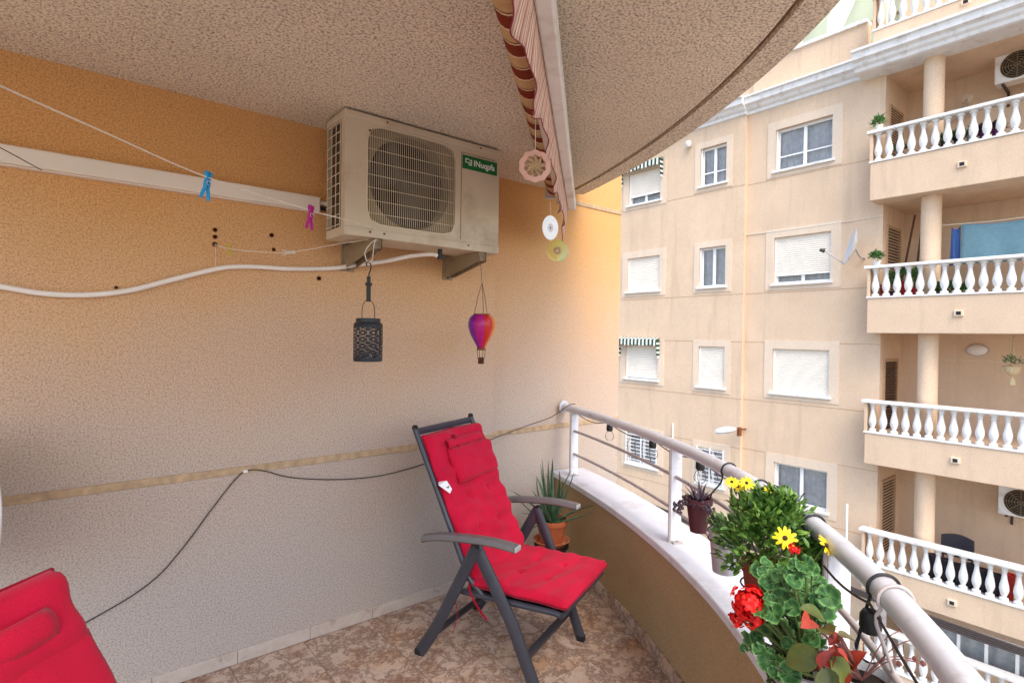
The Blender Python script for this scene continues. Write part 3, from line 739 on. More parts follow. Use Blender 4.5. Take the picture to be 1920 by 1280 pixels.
def disc(px, py, dep, mat, label, rz, tilt, thr):
    p = Vector((0, 0, H))+ray(px, py, dep)
    o = thing('hanging_disc', p-Vector((0, 0, .06)), label, 'disc', 'discs hung from the awning', rotz=rz)
    m = Matrix.Translation((0, 0, .06)) @ Matrix.Rotation(radians(90+tilt), 4, 'X')
    obj('plate', G().lathe([(.0215, -.0006), (.06, -.0006), (.06, .0006), (.0215, .0006), (.0215, -.0006)], 40, cap=False).xf(m), mat, o, 'L')
    obj('hub', G().lathe([(.0075, -.0007), (.0213, -.0007), (.0213, .0007), (.0075, .0007), (.0075, -.0007)], 28, cap=False).xf(m), 'shell2' if mat == 'cdy' else 'silver', o, 'L')
    obj('thread', G().tube([(0, 0, .12), (-.004, 0, .12+thr)], .001, 5), 'cord', o, 'L')
disc(1032, 427, 2.75, 'cdw', 'plain white disc on a thread at the awning end', radians(6), 4, .07)
disc(1045, 470, 2.93, 'cdy', 'shiny yellow-green disc hanging just below the white disc', radians(-32), -8, .02)

# ------------------------------------------------------------------ folding chairs with red cushions
def pad(w, h, t, nx, ny, buttons, wr=.0, seed=0, sag=0):
    """a tufted pad in the x-y plane (y from 0 to h), thickness along z"""
    r = random.Random(seed); ph = [r.uniform(0, 6) for _ in range(6)]
    top, bot = [], []
    for j in range(ny+1):
        v = j/ny; rt_, rb = [], []
        for i in range(nx+1):
            u = i/nx; eu = 1-abs(2*u-1)**16; ev = 1-abs(2*v-1)**(16*h/w); e = max(0, eu)**.4*max(0, ev)**.4
            x = (u-.5)*w; y = v*h
            z = t*(.42+.58*e)
            for bx, by in buttons:
                dd = ((x-bx)**2+(y-by)**2); z -= t*.55*exp(-dd/.00022)+t*.07*exp(-dd/.002)
                z -= t*.07*exp(-((y-by)**2)/.00008)*exp(-((x-bx)**2)/.012)
            z += wr*t*e*(sin(y*70+ph[0]+3*sin(x*9+ph[1]))*.10+sin(y*33+x*14+ph[2])*.10+sin(x*41+ph[3])*.05)
            ex = .004*sin(y*31+ph[4])*(abs(2*u-1)**6)*(1 if u > .5 else -1)
            rt_.append((x+ex, y, z)); rb.append((x+ex, y, 0 if 0 < i < nx and 0 < j < ny else t*.30))
        top.append(rt_); bot.append(rb)
    g = G().grid(top); b = len(g.v); g.grid([row[::-1] for row in bot]); n = nx+1
    def T(j, i): return j*n+i
    def B(j, i): return b+j*n+(nx-i)
    for i in range(nx):
        g.f.append((T(0, i+1), T(0, i), B(0, i), B(0, i+1))); g.f.append((T(ny, i), T(ny, i+1), B(ny, i+1), B(ny, i)))
    for j in range(ny):
        g.f.append((T(j, 0), T(j+1, 0), B(j+1, 0), B(j, 0))); g.f.append((T(j+1, nx), T(j, nx), B(j, nx), B(j+1, nx)))
    return g
BACK0, BACK1 = Vector((0, -.105, .405)), Vector((0, -.425, 1.065))
bd = (BACK1-BACK0).normalized(); bn = Vector((0, -bd.z, bd.y)); bn = Vector((0, bd.z, -bd.y))       # bn points to the sitter
BM = Matrix(((1, 0, 0, 0), (0, bd.y, bn.y, BACK0.y), (0, bd.z, bn.z, BACK0.z), (0, 0, 0, 1)))
def make_chair(loc, rz, label, lab2, full=True, slip=0.0):
    c = thing('folding_chair', loc, label, 'chair', 'folding chairs on the balcony', rz)
    for s in (-1, 1):
        x = s*.30
        piv = Vector((x, -.045, .592))
        obj('leg', G().tube(catmull([(x, -.045, .60), (s*.282, -.16, .39), (s*.262, -.29, .16), (s*.252, -.39, .012)], 3), .0155, 10, flat=1.85), 'chair', c, 'L', smooth=True)
        obj('leg', G().tube([(x-.002*s, -.055, .60), (s*.262, .115, .28), (s*.247, .228, .012)], .0155, 10, flat=1.85), 'chair', c, 'L', smooth=True)
        obj('foot_cap', G().box(s*.252-.016, s*.252+.016, -.412, -.372, 0, .03).box(s*.247-.016, s*.247+.016, .21, .25, 0, .03), 'black', c, 'L', bevel=.005)
        # armrest: shallow arch, rounded flat section
        rows = []
        path = catmull([(s*.325, -.315, .592), (s*.328, -.22, .618), (s*.33, -.08, .636), (s*.33, .05, .645), (s*.328, .165, .640)], 5)
        for p in path: rows.append([(p.x+a*.026, p.y, p.z+b*.016) for a, b in ((-1, -.5), (-1, .3), (-.7, .9), (0, 1.05), (.7, .9), (1, .3), (1, -.5), (.6, -1), (-.6, -1))])
        ar = obj('armrest', G().rings(rows), 'armrest', c, 'L', smooth=True)
        obj('end_cap', G().box(s*.328-.0235, s*.328+.0235, .165, .176, .629, .652), 'armcap', ar, 'L', bevel=.005)
        obj('hinge', G().lathe([(.02, -.012), (.02, .012)], 12).xf(Matrix.Translation((x, -.05, .598)) @ Matrix.Rotation(radians(90), 4, 'Y')), 'black', c, 'L')
        # back frame side tube and seat side tube
        obj('back_tube', G().tube([(s*.242, -.02, .34), (s*.242, BACK0.y-.02, .42), (s*.242, BACK1.y-.018, BACK1.z)], .0135, 10), 'chair', c, 'L', smooth=True)
        obj('seat_tube', G().tube([(s*.243, -.16, .352), (s*.243, .30, .372), (s*.243, .335, .368)], .0135, 10), 'chair', c, 'L', smooth=True)
        obj('tube_cap', G().lathe([(.015, 0), (.015, .012), (.008, .018), (0, .018)], 10, (s*.242, BACK1.y-.018, BACK1.z)), 'black', c, 'L', smooth=True)
    obj('top_bar', G().bar((-.24, BACK1.y-.018, BACK1.z-.016), (.24, BACK1.y-.018, BACK1.z-.016), .018, .034), 'chair', c, 'L', bevel=.006)
    obj('front_bar', G().tube([(-.243, .335, .368), (.243, .335, .368)], .012, 8), 'chair', c, 'L', smooth=True)
    obj('stretcher', G().tube([(-.252, .165, .135), (.252, .165, .135)], .013, 10, flat=1.9), 'chair', c, 'L', smooth=True)
    obj('stretcher', G().tube([(-.258, -.315, .115), (.258, -.315, .115)], .011, 10, flat=1.7), 'chair', c, 'L', smooth=True)
    sl_ = obj('seat_sling', G().box(-.232, .232, -.14, .325, .362, .368), 'black', c, 'L')
    sb = G().box(-.232, .232, .02, .63, -.021, -.017).xf(BM); obj('back_sling', sb, 'black', c, 'L')
    # cushion: its own thing, lying on the chair
    dq = Matrix.Rotation(rz, 3, 'Z') @ (bd*slip)
    q = thing('chair_cushion', tuple(Vector(loc)+dq), lab2, 'cushion', 'red cushions on the folding chairs', rz)
    bt = [(-.085, .20), (.085, .20), (-.085, .36), (.085, .36)]
    obj('back_pad', pad(.475, .70, .050, 40, 64, bt, 1.3, 3).xf(BM @ Matrix.Translation((0, -.003, -.010))), 'red', q, 'L', smooth='all')
    SMt = Matrix.Translation((0, -.11, .382)) @ Matrix.Rotation(radians(1.0), 4, 'X')
    obj('seat_pad', pad(.50, .472, .048, 40, 40, [(-.085, .17), (.085, .17), (-.085, .31), (.085, .31)], .7, 8).xf(SMt), 'red', q, 'L', smooth='all')
    if full: obj('head_pillow', pad(.35, .17, .048, 26, 16, [], .8, 5).xf(BM @ Matrix.Translation((-.03, .425, .034))), 'red', q, 'L', smooth='all')
    else: obj('pocket_panel', pad(.466, .56, .020, 40, 30, [], .6, 6).xf(BM @ Matrix.Translation((0, .018, .028))), 'red', q, 'L', smooth='all')
    # flap above the pillow and its keeper loop
    fl = [[(x, .597+.045*(j/4), .046+.010*sin(j/4*pi)+.002*sin(x*40)) for x in [(-.17+.30*i/16) for i in range(17)]] for j in range(5)]
    o = obj('pillow_flap', G().grid(fl).xf(BM), 'red', q, 'L', smooth='all', recalc=False); m = o.modifiers.new('solid', 'SOLIDIFY'); m.thickness = .004
    obj('loop', G().bar((.06, .585, .056), (.06, .66, .052), .022, .006).xf(BM), 'redk', q, 'L', bevel=.002)
    # binding along the pad edges
    w, h = .2375, .70
    bnd = [(x, y, .014) for x, y in ((-w, .02), (-w, .33), (-w, h), (0, h+.003), (w, h), (w, .33), (w, .02))]
    obj('binding', G().tube([tuple(BM @ (Vector((0, -.003, -.010))+Vector(p))) for p in bnd], .005, 6), 'redk', q, 'L', smooth=True)
    sw = [(-.25, 0, .016), (-.25, .472, .016), (0, .475, .016), (.25, .472, .016), (.25, 0, .016)]
    obj('binding', G().tube([tuple(SMt @ Vector(p)) for p in sw], .005, 6), 'redk', q, 'L', smooth=True)
    for k, (x, y) in enumerate(bt): obj('button', G().lathe([(.011, 0), (.009, .004), (0, .006)], 10).xf(BM @ Matrix.Translation((x, y+.015, .012-.004))), 'redk', q, 'L', smooth=True)
    for k, (x, y) in enumerate([(-.085, .17), (.085, .17), (-.085, .31), (.085, .31)]): obj('button', G().lathe([(.011, 0), (.009, .004), (0, .006)], 10).xf(SMt @ Matrix.Translation((x, y, .006))), 'redk', q, 'L', smooth=True)
    for s in (-1, 1):
        obj('tie', G().tube(catmull([(s*.235, -.12, .41), (s*.262, -.16, .40), (s*.268, -.18, .33), (s*.262, -.17, .25), (s*.268, -.19, .16)], 4), .005, 5, flat=.35), 'redk', q, 'L')
        obj('tie', G().tube(catmull([(s*.235, -.12, .41), (s*.270, -.10, .38), (s*.262, -.06, .31), (s*.25, -.02, .26)], 4), .005, 5, flat=.35), 'redk', q, 'L')
    if full:
        tg = G().add([(.236, .47, .006), (.262, .455, .02), (.235, .40, .045), (.213, .415, .048), (.222, .46, .042)], [(0, 1, 2, 3, 4)]).xf(BM)
        o = obj('care_tag', tg, 'tag', q, 'L'); m = o.modifiers.new('solid', 'SOLIDIFY'); m.thickness = .001
        obj('care_print', G().add([(.237, .437, .0325), (.226, .442, .0365), (.222, .431, .0420), (.232, .424, .0395)], [(0, 1, 2, 3)]).xf(BM @ Matrix.Translation((0, 0, .0035))), 'black', o, 'L')
    return c
ca = radians(22); lv = Vector((cos(ca), sin(ca), 0)); fv = Vector((sin(ca), -cos(ca), 0))
# local +y is the sitter's forward: world forward (sin a, -cos a) -> rotation about z; mirror-free because x then points the other way
def chair_at(o2, a, *args, **k):
    return make_chair((o2[0], o2[1], 0.001), a-pi, *args, **k)
oc = Vector((1.65, 2.0, 0))+lv*.04
chair_at(oc, ca, 'dark grey folding armchair standing in the balcony corner', 'whole red tufted cushion with pillow on the corner chair')
a2 = radians(46); l2 = Vector((cos(a2), sin(a2), 0)); f2 = Vector((sin(a2), -cos(a2), 0))
o2 = Vector((-.010, 1.249, 0))-l2*.24+f2*.42
chair_at(o2, a2, 'folding chair mostly cut off at the lower left corner', 'red cushion back with strap at the lower left corner', full=False, slip=.07)

# flip-top table whose white rim just enters the picture at the left
tp = Vector((-.252, 2.44, 0))
tb = thing('flip_top_table', tp, 'white round table folded upright at the left picture edge', 'table')
m = Matrix.Translation((0, 0, .965)) @ Matrix.Rotation(radians(-103), 4, 'Z') @ Matrix.Rotation(radians(90), 4, 'X')
m = Matrix.Translation((0, 0, .965)) @ Matrix.Rotation(radians(112), 4, 'Z') @ Matrix.Rotation(radians(90), 4, 'X')
obj('tabletop', G().lathe([(0, -.011), (.245, -.011), (.255, -.004), (.255, .006), (.246, .011), (0, .011)], 64).xf(m), 'white', tb, 'L', smooth=True)
obj('pedestal', G().lathe([(.02, 0), (.02, .70)], 14, (-.06, .03, 0)), 'rod', tb, 'L', smooth=True)
obj('hinge', G().box(-.085, -.012, .005, .055, .69, .78), 'rod', tb, 'L', bevel=.004)
for k in range(4):
    a = radians(90*k+45); obj('foot', G().tube(catmull([(-.06, .03, .06), (-.06+.10*cos(a), .03+.10*sin(a), .05), (-.06+.2*cos(a), .03+.2*sin(a), .013)], 4), .012, 8), 'rod', tb, 'L', smooth=True)

# ------------------------------------------------------------------ plants on the balcony
def leafmesh(name, mat, L, Wd, n=6, curl=.25, cup=.12, tip=1.0, thick=0, lobes=0, seed=0):
    """leaf from the origin along +x, upper side +z"""
    g = G(); rows = []
    for i in range(n+1):
        t = i/n; w = Wd/2*(sin(pi*min(1, t**.75*.93+.05))**.8)*(1 if t < 1 else .0)
        if tip > 1: w = Wd/2*(1-t)**.8*min(1, .55+t*2)
        x = L*t*(1-.12*curl*t); z = -curl*L*t*t
        rows.append([(x, -w, z+cup*w), (x, -w*.5, z-.0*w), (x, 0, z-cup*w*.6), (x, w*.5, z), (x, w, z+cup*w)])
    g.grid(rows); return mesh(name, g, mat, 'all', recalc=False)
def roundleaf(name, mat, r, seed, lob=7):
    q = random.Random(seed); g = G(); n = 42; rings = 3
    g.v.append((0, 0, 0)); ph = q.uniform(0, 6)
    for k in range(1, rings+1):
        for i in range(n):
            a = -pi*.92+2*pi*.92*i/(n-1); rr = r*(1+.10*abs(sin(a*lob/2+ph))-.05+.03*sin(a*19))*k/rings
            z = (.26*r+.13*r*sin(a*lob+ph)+.20*r*sin(a*2+ph))*(k/rings)**2
            g.v.append((rr*cos(a)+.0, rr*sin(a), z))
    for i in range(n-1): g.f.append((0, 1+i, 2+i))
    for k in range(rings-1):
        for i in range(n-1): b = 1+k*n; g.f.append((b+i, b+n+i, b+n+i+1, b+i+1))
    return mesh(name, g, mat, 'all', recalc=False)
def orient(d, roll=0, upv=(0, 0, 1)):
    d = Vector(d).normalized(); u = Vector(upv); y = u.cross(d)
    if y.length < 1e-3: y = Vector((0, 1, 0))
    y.normalize(); z = d.cross(y); m = Matrix((d, y, z)).transposed(); return m @ Matrix.Rotation(roll, 3, 'X')

# aloe in a terracotta pot on a stand, in the corner
AX, AY, AZ = 2.285, 2.42, .262
st = thing('plant_stand', (AX, AY, 0), 'small black plant stand in the corner behind the red chair', 'plant stand')
obj('stand_top', G().lathe([(0, AZ-.02), (.10, AZ-.02), (.105, AZ-.014), (.105, AZ-.001), (0, AZ-.001)], 28), 'black', st, 'L', smooth=True)
for k in range(4):
    a = radians(90*k+20); obj('leg', G().tube([(.085*cos(a), .085*sin(a), AZ-.02), (.10*cos(a), .10*sin(a), .0)], .009, 8), 'black', st, 'L')
sa = obj('saucer', G().lathe([(0, 0), (.085, 0), (.112, .030), (.108, .032), (.084, .008), (0, .008)], 32, (AX, AY, AZ)), 'saucer', smooth=True); tag(sa, 'round clay saucer beneath the aloe pot', 'saucer')
al = thing('potted_aloe', (AX, AY, AZ+.0085), 'spiky green aloe in a terracotta pot behind the red chair', 'potted plant')
obj('pot', G().lathe([(0, 0), (.066, 0), (.088, .115), (.096, .117), (.097, .145), (.090, .146), (.084, .112), (0, .11)], 32), 'terra', al, 'L', smooth=True)
obj('soil', G().lathe([(0, .128), (.086, .124)], 20, cap=False), 'soil', al, 'L')
q = random.Random(4)
def aloe_leaf(L, w, bend):
    g = G(); rows = []
    for i in range(9):
        t = i/8; ww = w/2*(1-t)**.75+.0008; th = ww*.38; x = L*t*cos(bend*t); z = L*t*sin(bend*t)*.6
        rows.append([(x, ww*cos(a), z+th*sin(a)+(.35*ww*abs(cos(a)) if True else 0)) for a in [2*pi*k/8 for k in range(8)]])
    return mesh('leaf', g.rings(rows), 'aloe', True)
am = [aloe_leaf(.30, .030, b) for b in (-.35, .15, .5)]
for k in range(26):
    a = k*2.4+q.uniform(-.3, .3); el = radians(84-k*2.5+q.uniform(-8, 8)); d = Vector((cos(a)*cos(el), sin(a)*cos(el), sin(el)))
    L = (1.02+.30*q.random())*(1.0 if k < 12 else .8)
    r = .006+.022*(k/26); inst('leaf', q.choice(am), al, (r*cos(a), r*sin(a), .122), orient(d, 0, (0, 0, 1)), L, 'L')
gm = G()
for k in range(46):
    a = q.uniform(0, 6.28); r = .08*sqrt(q.random()); d = Vector((cos(a), sin(a), 1.2)).normalized(); x = Vector((r*cos(a), r*sin(a), .125)); y = d.cross(Vector((0, 0, 1))).normalized()
    L = q.uniform(.02, .05); gm.add([x, x+d*L*.5+y*.008, x+d*L, x+d*L*.5-y*.008], [(0, 1, 2, 3)])
obj('ground_cover', gm, 'leaf', al, 'L', recalc=False)

def pot(t, mat, r0, r1, h, rim=.006, seg=28, base=-.0):
    return obj('pot', G().lathe([(0, base), (r0, base), (r1, h-.022), (r1+rim, h-.020), (r1+rim, h), (r1-.004, h), (r1-.008, h-.03), (0, h-.032)], seg), mat, t, 'L', smooth=True)
def hanger(t, th, off, z, r, zrel):
    """black wire hook from the rail to the pot's ring; t is a top-level thing at the pot's base"""
    pass
def rail_hook(th, off_pot, zpot, r, label, thick=.0032, mat='black'):
    p = curve(th); n = (curve(th, .1)-p).normalized(); t_ = Vector((-n.y, n.x)); c = p+n*off_pot
    hkk = thing('pot_hanger', (*c, zpot), label, 'pot hanger', 'wire pot hangers on the handrail')
    R = RR+thick+.0008
    loop = [(*(p+n*R*cos(a)), ZR-.004+R*sin(a)) for a in [radians(-35+ (250)*i/16) for i in range(17)]]
    down = [(*(p+n*(-R-.002)), ZR-.05), (*(p+n*(off_pot+r+thick)), zpot+.03), (*(p+n*(off_pot+r+thick)), zpot)]
    obj('hook', G().tube(catmull(loop+down, 3), thick, 7), mat, hkk, smooth=True)
    obj('ring', G().tube([(*(c+n*(r+thick)*cos(a)+t_*(r+thick)*sin(a)), zpot) for a in [2*pi*i/28 for i in range(28)]], thick*.8, 6, False, True), mat, hkk, smooth=True)
    return c, n, t_

# burgundy pot with dark succulents
c, n, t_ = rail_hook(-42.8, -.115, H-.615, .045, 'black wire hanger holding the small burgundy pot')
t = thing('potted_succulent', (*c, H-.725), 'dark spiky succulent in a small burgundy hanging pot', 'potted plant')
pot(t, 'burgundy', .030, .044, .125); obj('soil', G().lathe([(0, .112), (.038, .108)], 16, cap=False), 'soil', t, 'L')
lm = leafmesh('dark_leaf', 'purple', .075, .016, 5, .2, .3, 2)
q = random.Random(12)
for k in range(34):
    a = q.uniform(0, 6.28); el = q.uniform(-.1, 1.3); d = (cos(a)*cos(el), sin(a)*cos(el), sin(el)); inst('leaf', lm, t, (.015*cos(a), .015*sin(a), .112), orient(d), q.uniform(.6, 1.15), 'L')
for k in range(5):
    a = radians(q.uniform(100, 260)); pts = [(0, 0, .115)]+[(cos(a)*s_, sin(a)*s_, .125-.9*s_*s_*6) for s_ in (.05, .075, .09)]
    g = G().tube(catmull(pts, 4), .002, 5)
    for s_ in (.045, .06, .075, .088):
        for _ in range(3): b = Vector((cos(a)*s_, sin(a)*s_, .125-.9*s_*s_*6))+Vector((q.uniform(-.012, .012), q.uniform(-.012, .012), q.uniform(-.01, .01))); g.lathe([(0, -.007), (.006, -.002), (.005, .004), (0, .008)], 6, b)
    obj('trailing_stem', g, 'purple', t, 'L', smooth=True)

# zinc bucket with a pale succulent
c, n, t_ = rail_hook(-48.9, -.115, H-.668, .050, 'black wire hanger holding the tapered zinc pot')
t = thing('potted_seedling', (*c, H-.775), 'pale leafy plant in a tapered zinc hanging pot', 'potted plant')
pot(t, 'zinc', .038, .049, .135, .003); obj('soil', G().lathe([(0, .122), (.043, .118)], 16, cap=False), 'soil', t, 'L')
lm2 = roundleaf('round_leaf', 'sleaf', .020, 3, 4)
for k in range(40):
    a = q.uniform(0, 6.28); r = .055*sqrt(q.random()); el = q.uniform(.2, 1.4)
    inst('leaf', lm2, t, (r*cos(a), r*sin(a), .125+q.uniform(0, .055)), orient((cos(a)*cos(el), sin(a)*cos(el), sin(el)*.6)), q.uniform(.6, 1.15), 'L')
obj('stem', G().tube([(0, 0, .12), (.008, 0, .15), (.012, .006, .175)], .003, 6), 'stem', t, 'L')

# green bush with yellow daisies in a brown pot
c, n, t_ = rail_hook(-57.6, -.125, H-.665, .056, 'black wire hanger holding the brown daisy pot')
BC = Vector((*c, H-.735))
t = thing('daisy_bush', BC, 'bushy green daisy plant with yellow flowers in a brown hanging pot', 'potted plant')
pot(t, 'brownpot', .042, .055, .130)
def bush(t, cz, rx, ry, rz, count, L, Wd, mat, seed, dn=(0, 0, 0)):
    q = random.Random(seed); g = G(); bl = []
    for _ in range(16):
        a = q.uniform(0, 6.28); e = q.uniform(-.5, 1.4); bl.append(Vector((cos(a)*cos(e)*rx*.75, sin(a)*cos(e)*ry*.75, cz+sin(e)*rz*.75)))
    for _ in range(count):
        c_ = q.choice(bl); d = Vector((q.gauss(0, 1), q.gauss(0, 1), q.gauss(0, 1))).normalized(); p = c_+d*(.40*rx)*(q.random()**.5)
        o = (p-Vector((0, 0, cz-rz*.4))).normalized(); d2 = (o*1.1+Vector((q.gauss(0, .55), q.gauss(0, .55), q.gauss(0.35, .5)))).normalized()
        l = L*q.uniform(.6, 1.25); w = Wd*q.uniform(.7, 1.2); m = orient(d2, q.uniform(-.6, .6))
        vs = [Vector(v) for v in ((0, 0, 0), (l*.35, -w*.5, l*.05), (l*.38, 0, -l*.03), (l*.35, w*.5, l*.05), (l*.75, -w*.38, l*.02), (l*.76, 0, -l*.06), (l*.75, w*.38, l*.02), (l, 0, -l*.12))]
        g.add([p+m @ v for v in vs], [(0, 1, 2), (0, 2, 3), (1, 4, 5, 2), (2, 5, 6, 3), (4, 7, 5), (5, 7, 6)])
    return g
obj('foliage', bush(t, .185, .145, .145, .115, 2600, .031, .013, 'leaf', 5), 'leaf', t, 'L', smooth='all', recalc=False)
sg = G(); q = random.Random(9)
for k in range(16):
    a = q.uniform(0, 6.28); r = q.uniform(.03, .08); sg.tube([(0, 0, .11), (r*.5*cos(a), r*.5*sin(a), .18), (r*cos(a), r*sin(a), .27)], .0025, 5)
obj('stems', sg, 'stem', t, 'L')
def daisy(p, d, r, parent, np=11, seed=1):
    q = random.Random(seed); m = orient(d); g = G()
    for k in range(np):
        a = 2*pi*k/np+q.uniform(-.1, .1); e = Matrix.Rotation(a, 3, 'X'); L = r*q.uniform(.88, 1.08); w = r*.30
        vs = [(0, -w*.2, r*.18), (0, w*.2, r*.18), (.10*r, -w*.55, r*.55), (.06*r, 0, r*.55), (.10*r, w*.55, r*.55), (-.05*r, -w*.35, L*.92), (-.07*r, 0, L), (-.05*r, w*.35, L*.92)]
        g.add([Vector(p)+m @ (e @ Vector(v)) for v in vs], [(0, 2, 3), (0, 3, 1), (1, 3, 4), (2, 5, 6, 3), (3, 6, 7, 4)])
    f = obj('flower', g, 'yflower', parent, 'L', recalc=False)
    obj('centre', G().lathe([(0, -.002), (r*.22, 0), (r*.2, r*.10), (0, r*.15)], 12).xf(Matrix.Translation(p) @ m.to_4x4() @ Matrix.Rotation(radians(90), 4, 'Y')), 'fcentre', f, 'L', smooth=True)
    obj('stalk', G().tube([tuple(Vector(p)-Vector(d)*.002), tuple(Vector(p)-Vector(d)*.03-Vector((0, 0, .03))), tuple(Vector((p[0]*.5, p[1]*.5, p[2]-.10)))], .0017, 5), 'stem', f, 'L')
def loc_at(px, py, dep, base): return tuple(Vector((0, 0, H))+ray(px, py, dep)-base)
tow = Vector((-.85, -.45, .25)).normalized()
for k, (px, py, dp, d, r) in enumerate(((1372, 903, 1.50, (-.5, -.3, .8), .020), (1400, 905, 1.49, (-.6, -.5, .6), .021), (1384, 912, 1.52, (-.7, -.2, .5), .017), (1472, 1008, 1.27, (-.8, -.55, .35), .027), (1548, 1022, 1.33, (.2, -.8, .5), .030), (1440, 918, 1.50, (.1, -.4, .9), .018))):
    daisy(loc_at(px, py, dp, BC), Vector(d).normalized(), r, t, 11, k)

# geranium in a grey pot
c, n, t_ = rail_hook(-66.3, -.135, H-.700, .075, 'black wire hanger holding the grey geranium pot')
GB = Vector((*c, H-.82))
t = thing('geranium', GB, 'red geranium with rounded leaves in a grey pot nearest the camera', 'potted plant')
pot(t, 'zinc', .055, .074, .155, .004); obj('soil', G().lathe([(0, .14), (.068, .135)], 20, cap=False), 'soil', t, 'L')
gl = [roundleaf('geranium_leaf', 'gleaf', .0255, s_, lb_) for s_, lb_ in ((1, 7), (2, 5), (3, 6), (4, 7), (5, 9))]
q = random.Random(21); stems = G()
def gleaf(px, py, dp, sc_=1, dirn=None):
    p = Vector(loc_at(px, py, dp, GB)); d = Vector((q.gauss(-.45, .5), q.gauss(-.45, .5), q.gauss(.0, .45))) if dirn is None else Vector(dirn)
    nrm = (Vector((-.45, -.30, .80))+Vector((q.gauss(0, .45), q.gauss(0, .45), q.gauss(0, .35)))).normalized()
    d = (d-nrm*d.dot(nrm)).normalized(); y = nrm.cross(d); m = Matrix((d, y, nrm)).transposed()
    inst('leaf', q.choice(gl), t, p, m, sc_*q.choice((.5, .6, .7, .8, 1.0))*q.uniform(.9, 1.1), 'L')
    stems.tube([(q.uniform(-.03, .03), q.uniform(-.03, .03), .135), tuple(p*.6+Vector((0, 0, .06))), tuple(p)], .0018, 5, False)
for (px, py) in ((1440, 1065), (1470, 1070), (1500, 1062), (1515, 1090), (1460, 1100), (1490, 1105), (1520, 1120), (1540, 1105), (1435, 1160), (1465, 1155), (1495, 1150), (1445, 1190), (1475, 1185), (1505, 1180), (1530, 1165), (1455, 1215), (1485, 1215), (1515, 1210), (1470, 1240), (1500, 1235), (1535, 1140), (1430, 1185), (1445, 1100), (1475, 1135), (1510, 1140), (1550, 1130), (1460, 1255), (1440, 1225), (1485, 1170), (1495, 1080), (1525, 1060), (1450, 1130), (1505, 1225), (1530, 1195)):
    for _ in range(3): gleaf(px+q.uniform(-16, 16), py+q.uniform(-16, 16), q.uniform(1.06, 1.26))
gleaf(1395, 1215, 1.15, .5); gleaf(1480, 1262, 1.03, .8); gleaf(1450, 1258, 1.05, .7)
stems.tube([loc_at(1440, 1210, 1.15, GB), loc_at(1415, 1200, 1.15, GB), loc_at(1395, 1215, 1.15, GB)], .0015, 5, False)
obj('stems', stems, 'stem', t, 'L')
def head(px, py, dp, r, cnt, seed):
    qq = random.Random(seed); p = Vector(loc_at(px, py, dp, GB)); g = G()
    for _ in range(cnt):
        d = Vector((qq.gauss(0, 1), qq.gauss(0, 1), qq.gauss(0, 1))).normalized(); c_ = p+d*r*qq.uniform(.15, 1.0); m = orient(d)
        for k in range(5):
            e = Matrix.Rotation(2*pi*k/5+qq.uniform(-.2, .2), 3, 'X'); L = r*.42*qq.uniform(.8, 1.15)
            g.add([c_+m @ (e @ Vector(v)) for v in ((-.1*L, 0, 0), (.15*L, -L*.36, L*.5), (.1*L, 0, L*.55), (.15*L, L*.36, L*.5), (-.05*L, -L*.22, L), (-.05*L, L*.22, L))], [(0, 1, 2), (0, 2, 3), (1, 4, 2), (2, 4, 5), (2, 5, 3)])
    o = obj('flower_head', g, 'rflower', t, 'L', recalc=False)
    obj('stalk', G().tube([tuple(p), tuple(p*.7+Vector((0, 0, .05))), (0, 0, .14)], .0026, 6), 'stem', o, 'L')
head(1405, 1128, 1.10, .036, 60, 1); head(1381, 1158, 1.11, .018, 22, 2); head(1415, 1155, 1.10, .026, 30, 4); head(1490, 1030, 1.20, .015, 14, 3)

# begonia in a small dark-rimmed pot beside it
c, n, t_ = rail_hook(-67.5, -.055, H-.668, .052, 'grey wire hanger holding the begonia pot', .0035, 'rod')
BB = Vector((*c, H-.77))
t = thing('begonia', BB, 'red and olive begonia in a pale pot beside the geranium', 'potted plant')
pot(t, 'white', .040, .052, .125, .004); obj('soil', G().lathe([(0, .112), (.045, .108)], 18, cap=False), 'soil', t, 'L')
bl_ = [leafmesh('begonia_leaf', 'bleaf', .068, .046, 7, .3, .25), leafmesh('begonia_leaf', 'bredleaf', .052, .036, 7, .45, .35), leafmesh('begonia_leaf', 'bmix', .045, .034, 7, .5, .4)]
q = random.Random(33); stems = G()
spec = [(1548, 1165, 1.03, 0, .95, (-.6, .2, .6)), (1530, 1218, .98, 0, 1.0, (-.3, .5, -.5)), (1545, 1250, .93, 0, .85, (.2, -.1, -.8)), (1520, 1160, 1.0, 1, .9, (-.5, -.2, .2))]
for k in range(15): spec.append((q.uniform(1505, 1590), q.uniform(1160, 1262), q.uniform(.93, 1.03), q.choice((0, 1, 1, 2)), q.uniform(.45, .95), (q.uniform(-.7, .5), q.uniform(-.6, .4), q.uniform(-.8, .5))))
for (px, py, dp, k, s_, dx) in spec:
    p = Vector(loc_at(px, py, dp, BB)); inst('leaf', bl_[k], t, p, orient(Vector(dx).normalized(), q.uniform(-.7, .7), (-.5, -.3, .8)), s_, 'L'); stems.tube([(0, 0, .11), tuple(p*.5+Vector((0, 0, .06))), tuple(p)], .0022, 5, False)
for k in range(5):
    a = q.uniform(-.9, .9); st_ = Vector((.55, -.75, 0)); e = Vector((cos(a)*.12*q.uniform(.5, 1.2), -abs(sin(a))*.12, q.uniform(.10, .20)))
    pts = [(0, 0, .11), tuple(e*.5+Vector((0, 0, .09))), tuple(e+Vector((0, 0, .02)))]
    stems.tube(catmull(pts, 4), .0013, 4, False)
    stems.lathe([(0, -.006), (.006, 0), (.004, .005), (0, .008)], 5, e+Vector((0, 0, .02)))
obj('stems', stems, 'rstem', t, 'L')

